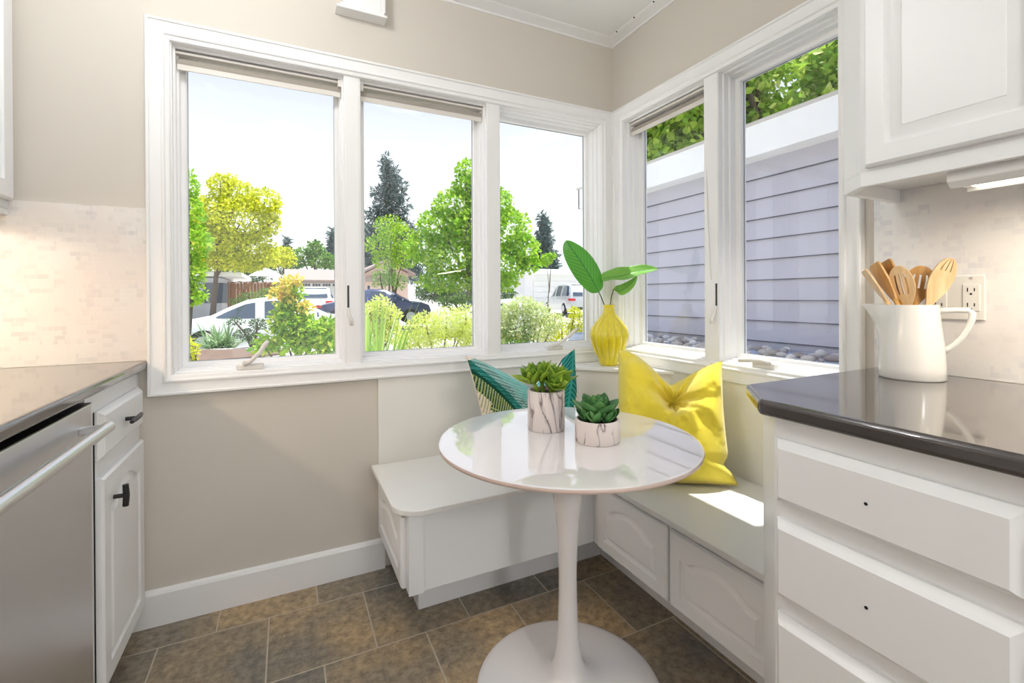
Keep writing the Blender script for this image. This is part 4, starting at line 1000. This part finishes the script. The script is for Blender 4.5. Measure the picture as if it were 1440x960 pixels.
tree('backdrop_tree', 'dark leafy tree at the left edge behind the middle pane', gbase(520, 56), 4, [(520, 345, 14, 16), (512, 330, 12, 14), (528, 362, 16, 10), (575, 345, 14, 18)], 56, 1500, .35, L_hedge, seed=12, trunk=.14)
tree('garden_tree', 'small round green tree between the maple and the white garage', gbase(770, 26), 3, [(768, 366, 8, 8), (776, 360, 5, 5)], 22, 500, .12, L_grn, seed=13, trunk=.04)
# tree over the neighbour's roof
k_ = []
rr = random.Random(4)
for q in range(70): k_.append((rr.uniform(880, 1210), rr.uniform(20, 225), rr.uniform(38, 60), rr.uniform(26, 44), rr.uniform(-.7, .7)))
tree('overhanging_tree', 'dense green tree rising over the white eave next door', (9.0, 5.2, 0), 6, k_, 9.0, 26000, .15, L_wall, seed=14, trunk=.2, asp=.75, shell=.15, nb=14)

# hedges and shrubs
def shrub(name, label, u, d, blobs, n, size, lm, seed, asp=.5, extra=None, cat='shrub', shell=.35, group=None):
    t = thing(name, label, cat, gbase(u, d), group); k = d/FPX; B_ = []
    for b_ in blobs:
        c = at(b_[0], b_[1], d+(b_[4] if len(b_) > 4 else 0)); B_.append((c.x, c.y, c.z, b_[2]*k, (b_[2]+b_[3])/2*k, b_[3]*k))
    V, F = leaf_cloud(B_, n, size, seed, asp, shell); np_mesh('foliage', V, F, lm, t)
    m = MB(); g0 = Vector(gbase(u, d))
    for b_ in B_[:10]: m.tube([g0-Vector((0, 0, .05)), g0.lerp(Vector(b_[:3]), .5)+Vector((.02, 0, .03)), Vector(b_[:3]), Vector(b_[:3])+Vector((0, 0, b_[5]*.7))], [.02*d/6, .014*d/6, .009*d/6, .003*d/6], 6)
    m.build('stems', M_bark, t, smooth=True)
    if extra:
        V, F = leaf_cloud([(*[q for q in at(e_[0], e_[1], d-.05)], e_[2]*k, e_[2]*k, e_[3]*k) for e_ in extra[0]], extra[1], extra[2], seed+50, asp, .1); np_mesh(extra[4], V, F, extra[3], t)
    return t
shrub('garden_hedge', 'dark low hedge under the maple tree', 655, 22.4, [(606, 412, 24, 12), (650, 416, 40, 10), (700, 414, 30, 9), (625, 404, 26, 10)], 4200, .145, L_hedge, 21)
shrub('low_hedge', 'low clipped green hedge in front of the maple trunk', 645, 18, [(628, 424, 14, 7), (650, 421, 18, 7), (676, 422, 16, 6)], 1400, .09, L_mid, 22)
shrub('thin_shrub', 'thin grey green shrub beside the pink wall across the street', 545, 22.5, [(535, 392, 14, 14), (548, 385, 10, 16), (560, 396, 14, 12)], 1300, .10, L_mid, 23)
shrub('wall_shrub', 'sparse green shrub before the brown fence', 372, 23, [(350, 418, 14, 8), (375, 412, 12, 8), (392, 408, 10, 8), (335, 424, 12, 5)], 1200, .10, L_mid, 24)
shrub('citrus_bush', 'large glossy leaved bush with orange new growth close to the leftmost pane', 425, 4.6, [(385, 480, 24, 12), (408, 455, 24, 26), (430, 465, 26, 24), (462, 468, 22, 24), (430, 484, 36, 14), (462, 486, 26, 12), (403, 428, 12, 16), (414, 410, 12, 12), (392, 446, 10, 14), (372, 488, 16, 8), (418, 440, 16, 16)], 2300, .066, L_lem, 25, .5, ([(405, 398, 14, 8), (392, 408, 10, 6), (420, 394, 8, 6), (398, 416, 16, 8), (428, 432, 10, 6)], 300, .06, L_org, 'new_growth'), shell=.2)
shrub('feathery_bush', 'rounded feathery yellow green bush in the middle pane', 615, 5.6, [(600, 462, 30, 24), (628, 455, 32, 24), (655, 455, 28, 26), (585, 478, 24, 14), (640, 480, 40, 16), (572, 484, 16, 10), (665, 470, 22, 22)], 9000, .034, L_pale, 26, .35, shell=.45)
shrub('backing_bush', 'loose yellow green bush behind the strappy leaves of the middle pane', 530, 7.5, [(520, 440, 14, 16), (535, 432, 16, 16), (550, 446, 14, 16), (525, 465, 22, 16), (550, 470, 18, 16)], 2600, .055, L_pale, 27, .5, shell=.3)
shrub('flowering_bush', 'pale flowering shrub with cream blooms in the right pane', 740, 6.2, [(715, 440, 16, 16), (735, 430, 20, 14), (755, 440, 22, 16), (725, 462, 26, 18), (760, 462, 28, 16), (780, 452, 16, 12), (705, 460, 14, 24)], 6500, .038, L_wht, 28, .55, ([(712, 470, 18, 14), (738, 468, 14, 12), (725, 480, 26, 8)], 900, .04, L_mid, 'inner_foliage'))
shrub('golden_grass_bush', 'golden yellow low bush at the bottom right of the right pane', 790, 6.8, [(790, 464, 26, 10), (815, 452, 18, 16), (770, 474, 26, 8), (832, 462, 18, 14), (808, 440, 10, 8)], 3600, .04, L_yel, 29, .35)
shrub('yellow_sprig', 'small yellow green sprig at the lower left corner of the leftmost pane', 270, 5.2, [(268, 500, 8, 9), (275, 492, 5, 8), (262, 484, 6, 12)], 220, .05, L_yel, 30)
shrub('grey_ground_plant', 'low grey green ground plants between the clump and the glossy bush', 355, 9, [(345, 470, 14, 8), (360, 476, 14, 7), (330, 452, 12, 5), (362, 456, 12, 8)], 1000, .05, L_hedge, 31)
def strappy(name, label, u, v, d, n, L_, lm, seed, spread=.9, wd=.018, group=None, base_r=.12):
    c = Vector(gbase(u, d)); c0 = at(u, v, d); t = thing(name, label, 'plant', tuple(c), group); rr = random.Random(seed); m = MB()
    base_z = c.z
    for k in range(n):
        a = rr.uniform(0, 2*PI); q = rr.random()**.6*spread; ln = L_*rr.uniform(.65, 1.1)
        b0 = Vector((c.x+rr.uniform(-1, 1)*base_r, c.y+rr.uniform(-1, 1)*base_r, base_z-.02)); dr = Vector((math.cos(a)*q, math.sin(a)*q, 1)).normalized()
        pts_ = []; sd = Vector((-math.sin(a+rr.uniform(-.8, .8)), math.cos(a), 0)).normalized()
        for s in range(6):
            f_ = s/5; pts_.append(b0+dr*ln*f_+Vector((math.cos(a), math.sin(a), 0))*ln*.30*q*f_*f_-Vector((0, 0, 1))*ln*.42*q*f_**2.4)
        ww = [wd*.7, wd, wd, wd*.85, wd*.55, wd*.08]; V_ = []
        for p, w_ in zip(pts_, ww): V_ += [tuple(p-sd*w_), tuple(p+Vector((0, 0, -.3))*w_), tuple(p+sd*w_)]
        m.add(V_, [(3*i, 3*i+1, 3*i+4, 3*i+3) for i in range(5)]+[(3*i+1, 3*i+2, 3*i+5, 3*i+4) for i in range(5)])
    m.build('leaves', lm, t, normals=False); MB().lathe([(.0, base_z-c.z), (base_r*.9, base_z-c.z-.02), (base_r*.6, -.03), (0, -.04)], 14, tuple(c), cap0=False, cap1=False).build('crown_base', M_mulch, t)
    return t
strappy('strappy_clump', 'grey green strappy clump in mulch seen through the leftmost pane', 309, 486, 9.2, 150, .78, L_strap, 41, 1.1, .016, base_r=.18)
strappy('iris_clump', 'tall upright iris leaves at the lower left of the middle pane', 527, 497, 4.75, 70, 1.15, L_strap2, 42, .32, .012, base_r=.12)
strappy('agave_clump', 'bright strappy leaves behind the hood of the dark blue car', 588, 426, 21.6, 60, 1.15, L_strap2, 43, .7, .035, base_r=.3)

# ---- cars
M_tyre = mat('tyre_rubber', (.02, .02, .02), .8); M_rim = mat('wheel_rim', (.5, .5, .52), .35, metal=.8)
M_cglass = mat('car_glass', (.05, .07, .10), .08, coat=.5); M_red = mat('tail_lamp', (.55, .02, .02), .25); M_plate = mat('bumper_plastic', (.03, .03, .03), .6)
def car(name, label, pos, head, paint, L_=4.7, W_=1.82, H_=1.45, kind='sedan'):
    t = thing(name, label, 'car', pos, None, head)
    TM = Matrix.Translation(pos) @ Matrix.Rotation(head, 4, 'Z'); G = lambda x, y, z: tuple(TM @ Vector((x, y, z)))
    hw = W_/2
    if kind == 'sedan':
        st = [(0, .62, .62), (.06, .74, .74), (.35, .86, .86), (.95, .97, .985), (1.35, .93, 1.20), (1.75, .92, 1.38), (2.2, .92, H_), (2.7, .92, H_-.01), (3.05, .92, 1.33), (3.4, .93, 1.14), (3.75, .95, .965), (4.2, .92, .93), (4.55, .78, .79), (L_, .60, .60)]
        st = [(x*L_/4.7, a, b) for x, a, b in st]
        cab = (.98*L_/4.7, 3.72*L_/4.7); st = [(x, a*.97, b) for x, a, b in st]
    elif kind == 'suv':
        st = [(0, .70, .70), (.05, .95, .97), (.10, 1.02, 1.06), (.32, 1.04, H_-.16), (.50, 1.04, H_-.05), (.9, 1.04, H_), (2.4, 1.02, H_), (2.8, 1.02, H_-.08), (3.3, 1.02, 1.25), (3.6, 1.0, 1.05), (4.2, .95, .97), (4.6, .80, .82), (L_, .65, .65)]
        cab = (.10, 3.5)
    n_ = len(st); loops = []
    for (x, belt, top) in st:
        e_ = .97 if 0.3 < x < L_-.3 else .88
        wq = hw*e_; cabin = top-belt > .05; wt = wq*.74 if cabin else wq*.86
        half = [(0, .22), (wq*.94, .22), (wq, .42), (wq, .62 if belt > .62 else belt*.95), (wq*.965, belt), (wt+(.02 if cabin else 0), max(top-.05, belt+.005)), (wt*.86, top), (0, top+.01)]
        full = half+[(-a, b) for a, b in half[-2:0:-1]]
        loops.append([G(x-L_/2, a, b) for a, b in full])
    MB().loft(loops).build('body', paint, t, auto=50)
    # side glass follows the cabin flank
    for s in (1, -1):
        m = MB()
        xs = np.linspace(cab[0]+.12, cab[1]-.10, 13)
        def ib(x):
            for i in range(n_-1):
                if st[i][0] <= x <= st[i+1][0]:
                    q = (x-st[i][0])/(st[i+1][0]-st[i][0]); return st[i][1]+(st[i+1][1]-st[i][1])*q, st[i][2]+(st[i+1][2]-st[i][2])*q
            return st[-1][1:]
        for i in range(12):
            if i in (4, 8): continue                  # pillars
            quad = []
            for x in (xs[i], xs[i+1]):
                b_, tp = ib(x); wq = hw*.97; lo = b_+.03; hi = max(tp-.09, lo+.01)
                fw = lambda z: wq*.965+(wq*.74+.02-wq*.965)*min(1, (z-b_)/max(tp-.05-b_, .05))
                quad += [(x, s*(fw(lo)+.012), lo), (x, s*(fw(hi)+.012), hi)]
            m.add([G(a-L_/2, b__, c) for a, b__, c in (quad[0], quad[2], quad[3], quad[1])], [(0, 1, 2, 3)])
        m.build('side_window', M_cglass, t, normals=False)
    # rear and front screens
    def screen(i0, i1, nm, dx):
        (x0, b0_, t0), (x1, b1_, t1) = st[i0], st[i1]
        m = MB(); w0 = hw*.66; w1 = hw*.60
        m.add([G(x0-L_/2+dx, -w0, t0+.022), G(x0-L_/2+dx, w0, t0+.022), G(x1-L_/2+dx, w1, t1+.012), G(x1-L_/2+dx, -w1, t1+.012)], [(0, 1, 2, 3)]); m.build(nm, M_cglass, t, normals=False)
    if kind == 'sedan': screen(3, 6, 'rear_window', -.03); screen(10, 8, 'windshield', .03)
    else: screen(2, 4, 'rear_window', -.035); screen(8, 7, 'windshield', .03)
    for x in (.85, L_-.92):
        for s in (1, -1):
            m = MB(); c0 = (x-L_/2, s*(hw-.09)); r = .33
            m.loft([[G(c0[0]+rr_*math.cos(a), c0[1]+s*yy, .33+rr_*math.sin(a)) for a in (2*PI*i/20 for i in range(20))] for rr_, yy in ((r*.6, -.10), (r, -.09), (r, .07), (r*.62, .10))]); wh = m.build('wheel', M_tyre, t, auto=40)
            m = MB(); m.loft([[G(c0[0]+rr_*math.cos(a), c0[1]+s*yy, .33+rr_*math.sin(a)) for a in (2*PI*i/16 for i in range(16))] for rr_, yy in ((.2, .085), (.19, .104), (.05, .108))]); m.build('hubcap', M_rim, wh, auto=40)
    for s in (1, -1):
        m = MB(); zt = .80 if kind == 'sedan' else .92; zb = .70 if kind == 'sedan' else .78
        pp = [(-.012, .55, zb), (-.012, .86, zb), (.30, .935, zb), (.30, .93, zt), (.02, .84, zt), (.02, .55, zt)]
        V_ = [G(a-L_/2, s*b__*hw, c) for a, b__, c in pp]; m.add(V_, [(0, 1, 4, 5), (1, 2, 3, 4)]); m.build('tail_lamp', M_red, t, normals=False)
        m = MB(); m.box(-.0, .1, -.06, .06, -.05, .05, mtx=TM @ Matrix.Translation((L_*.16 if kind == 'sedan' else L_*.22, s*(hw+.06), 1.0))); m.build('mirror', paint, t, bevel=.02)
    m = MB(); m.box(-L_/2-.02, -L_/2+.05, -hw*.8, hw*.8, .25, .42, mtx=TM); m.build('bumper', M_plate if kind == 'suv' else paint, t, bevel=.02)
    return t
P_white = mat('white_car_paint', (.80, .80, .80), .25, coat=.6); P_blue = mat('blue_car_paint', (.04, .055, .12), .22, coat=.7); P_silv = mat('silver_car_paint', (.52, .53, .52), .3, metal=.3, coat=.5)
p = at(384, 419, 12.6); car('white_sedan', 'white sedan with dark windows parked nearest in the leftmost pane', (p.x, p.y, -.30), R(2), P_white, 4.7, 1.85, 1.45)
p = at(527, 419, 19.3); car('blue_sedan', 'dark blue sedan seen behind the mullion and in the middle pane', (p.x, p.y, .02), R(-7), P_blue, 4.6, 1.82, 1.46)
p = at(443, 419, 24.5); car('white_suv', 'white sport utility vehicle backed toward the street before the garage', (p.x, p.y, .06), R(86), P_white, 4.6, 1.9, 1.60, 'suv')
p = at(800, 419, 29); car('silver_minivan', 'silver minivan with red tail lamp by the white garage in the right pane', (p.x, p.y, .10), R(78), P_silv, 4.9, 1.95, 1.76, 'suv')
p = at(694, 419, 16.5); car('white_hatchback', 'white car mostly hidden by bushes between middle and right panes', (p.x, p.y, -.33), R(178), P_white, 4.4, 1.8, 1.33)

# ---- houses across the street
M_cream_wall = mat('cream_stucco', (.72, .60, .52), .9, var=.08); M_gwall = mat('grey_stucco', (.52, .52, .54), .9, var=.08); M_white_wall = mat('white_siding', (.74, .74, .74), .8, var=.05)
M_brown_roof = mat('brown_shingle', (.42, .32, .29), .95, var=.3, vscale=12, bump=.5, bscale=30); M_fence = mat('cedar_fence', (.36, .16, .06), .85, var=.35, vscale=5)
def hx(u, y):                                         # x on the line y = const seen at column u
    d_ = FW+RT*((u-720)/FPX); return d_.x/d_.y*y
def hz(u, v, y):
    d_ = FW+RT*((u-720)/FPX)-UP*((v-SYH)/FPX); return CAM_H+d_.z/d_.y*y
# grey flat roofed house on the left
y = 27; x0, x1 = hx(255, y), hx(312, y)
t = thing('flat_roof_house', 'grey house with flat white roof at the left of the leftmost pane', 'house', ((x0+x1)/2, y, 0))
MB().box(x0-3, x1, y, y+6, -.2, 2.15).build('wall', M_gwall, t)
m = MB(); m.box(x0-3.5, x1+.9, y-.7, y+6.5, 2.20, 2.42); m.build('roof', M_trim, t, bevel=.02)
m = MB(); m.box(x0+.9, x0+1.9, y-.03, y+.02, .9, 1.9); wn = m.build('window', M_cglass, t)
# fence
y = 29.5; x0, x1 = hx(308, y), hx(414, y)
t = thing('board_fence', 'reddish brown cedar board fence between the grey house and the garage', 'fence', ((x0+x1)/2, y, 0))
k = x0; m = MB()
while k < x1: m.box(k, k+.155, y, y+.02, -.1, 1.98+random.uniform(-.012, .012)); k += .163
m.build('boards', M_fence, t); m = MB()
for q in range(7): xx = x0+(x1-x0)*q/6; m.box(xx-.05, xx+.05, y-.06, y, -.1, 2.0)
m.build('posts', M_fence, t); MB().box(x0, x1, y-.03, y+.05, 1.99, 2.04).build('cap_rail', M_fence, t)
# patio umbrella behind the fence
p = at(374, 384, 31.5); t = thing('patio_umbrella', 'white patio umbrella top behind the brown fence', 'umbrella', (p.x, p.y, .1))
m = MB(); m.lathe([(1.05, -.18), (.6, .10), (.02, .38), (0, .38)], 8, tuple(p), cap1=False); m.build('canopy', M_trim, t); MB().tube([(p.x, p.y, .05), (p.x, p.y, p.z+.3)], .03, 8).build('pole', M_trim, t)
# house with garage
y = 33; x0, x1 = hx(412, y), hx(488, y); t = thing('garage_house', 'cream house with white garage door and brown roof behind the white car', 'house', ((x0+x1)/2, y, .1))
zr0, zr1 = hz(440, 396, y), hz(440, 381, y+3)
MB().box(x0, x1, y, y+7, -.1, zr0).build('wall', M_cream_wall, t)
m = MB(); m.prism([(y-.6, zr0-.02), (y-.6, zr0+.10), (y+3.5, zr0+1.0), (y+7.6, zr0+.10), (y+7.6, zr0-.02)], x0-.5, x1+.3, lambda a, b, h: (h, a, b)); m.build('roof', M_brown_roof, t)
gd = MB().box(hx(419, y), hx(480, y), y-.05, y+.01, 0, hz(440, 397.5, y-.05)).build('garage_door', M_white_wall, t)
m = MB()
for q in range(5):
    xx = hx(419, y)+.25+q*.62; zt_ = hz(440, 397.9, y)
    for w_ in range(3): m.box(xx+w_*.17, xx+w_*.17+.14, y-.06, y-.045, zt_-.20, zt_-.04)
m.build('door_lights', M_cglass, gd)
# pink gabled house
y = 31; x0, x1 = hx(512, y)+.1, hx(574, y); t = thing('pink_house', 'salmon pink gabled house at the left of the middle pane', 'house', ((x0+x1)/2, y, .1))
zr0 = hz(530, 384, y); zr1 = hz(540, 368, y); xm = hx(544, y)
m = MB(); m.prism([(x0, -.1), (x1, -.1), (x1, zr0), (xm, zr1), (x0, zr0)], y, y+7, lambda a, b, h: (a, h, b)); m.build('wall', mat('salmon_stucco', (.72, .52, .44), .9, var=.06), t)
m = MB(); m.prism([(x0-.4, zr0-.12), (xm, zr1+.02), (x1+.4, zr0-.12), (x1+.4, zr0+.02), (xm, zr1+.18), (x0-.4, zr0+.02)], y-.4, y+7.3, lambda a, b, h: (a, h, b)); m.build('roof', M_brown_roof, t)
m = MB(); m.box(x0, x1, y-.30, y, zr0-.55, zr0-.30); m.build('lower_eave', M_brown_roof, t)
MB().box(hx(517, y), hx(520, y), y-.03, y, .3, 1.9).build('window', M_cglass, t)
# white garage on the right
y = 33; x0, x1 = hx(738, y), hx(870, y); t = thing('white_garage', 'white low garage with flat roof behind the silver minivan', 'garage', ((x0+x1)/2, y, .1))
z1_ = hz(780, 386, y)
MB().box(x0, x1, y, y+7, -.1, z1_).build('wall', M_white_wall, t)
m = MB(); m.box(x0-.1, x1+1, y-.9, y+7.5, z1_, z1_+.26); m.box(x0+.3, x1+1, y+2.5, y+7, z1_+.26, z1_+.62); m.build('roof', M_trim, t, bevel=.02)
m = MB(); xa, xb_ = hx(750, y), hx(850, y)
for q in range(5): m.box(xa, xb_, y-.05, y+.01, .12+q*.46, .12+q*.46+.44)
m.build('garage_door', M_white_wall, t, bevel=.01)
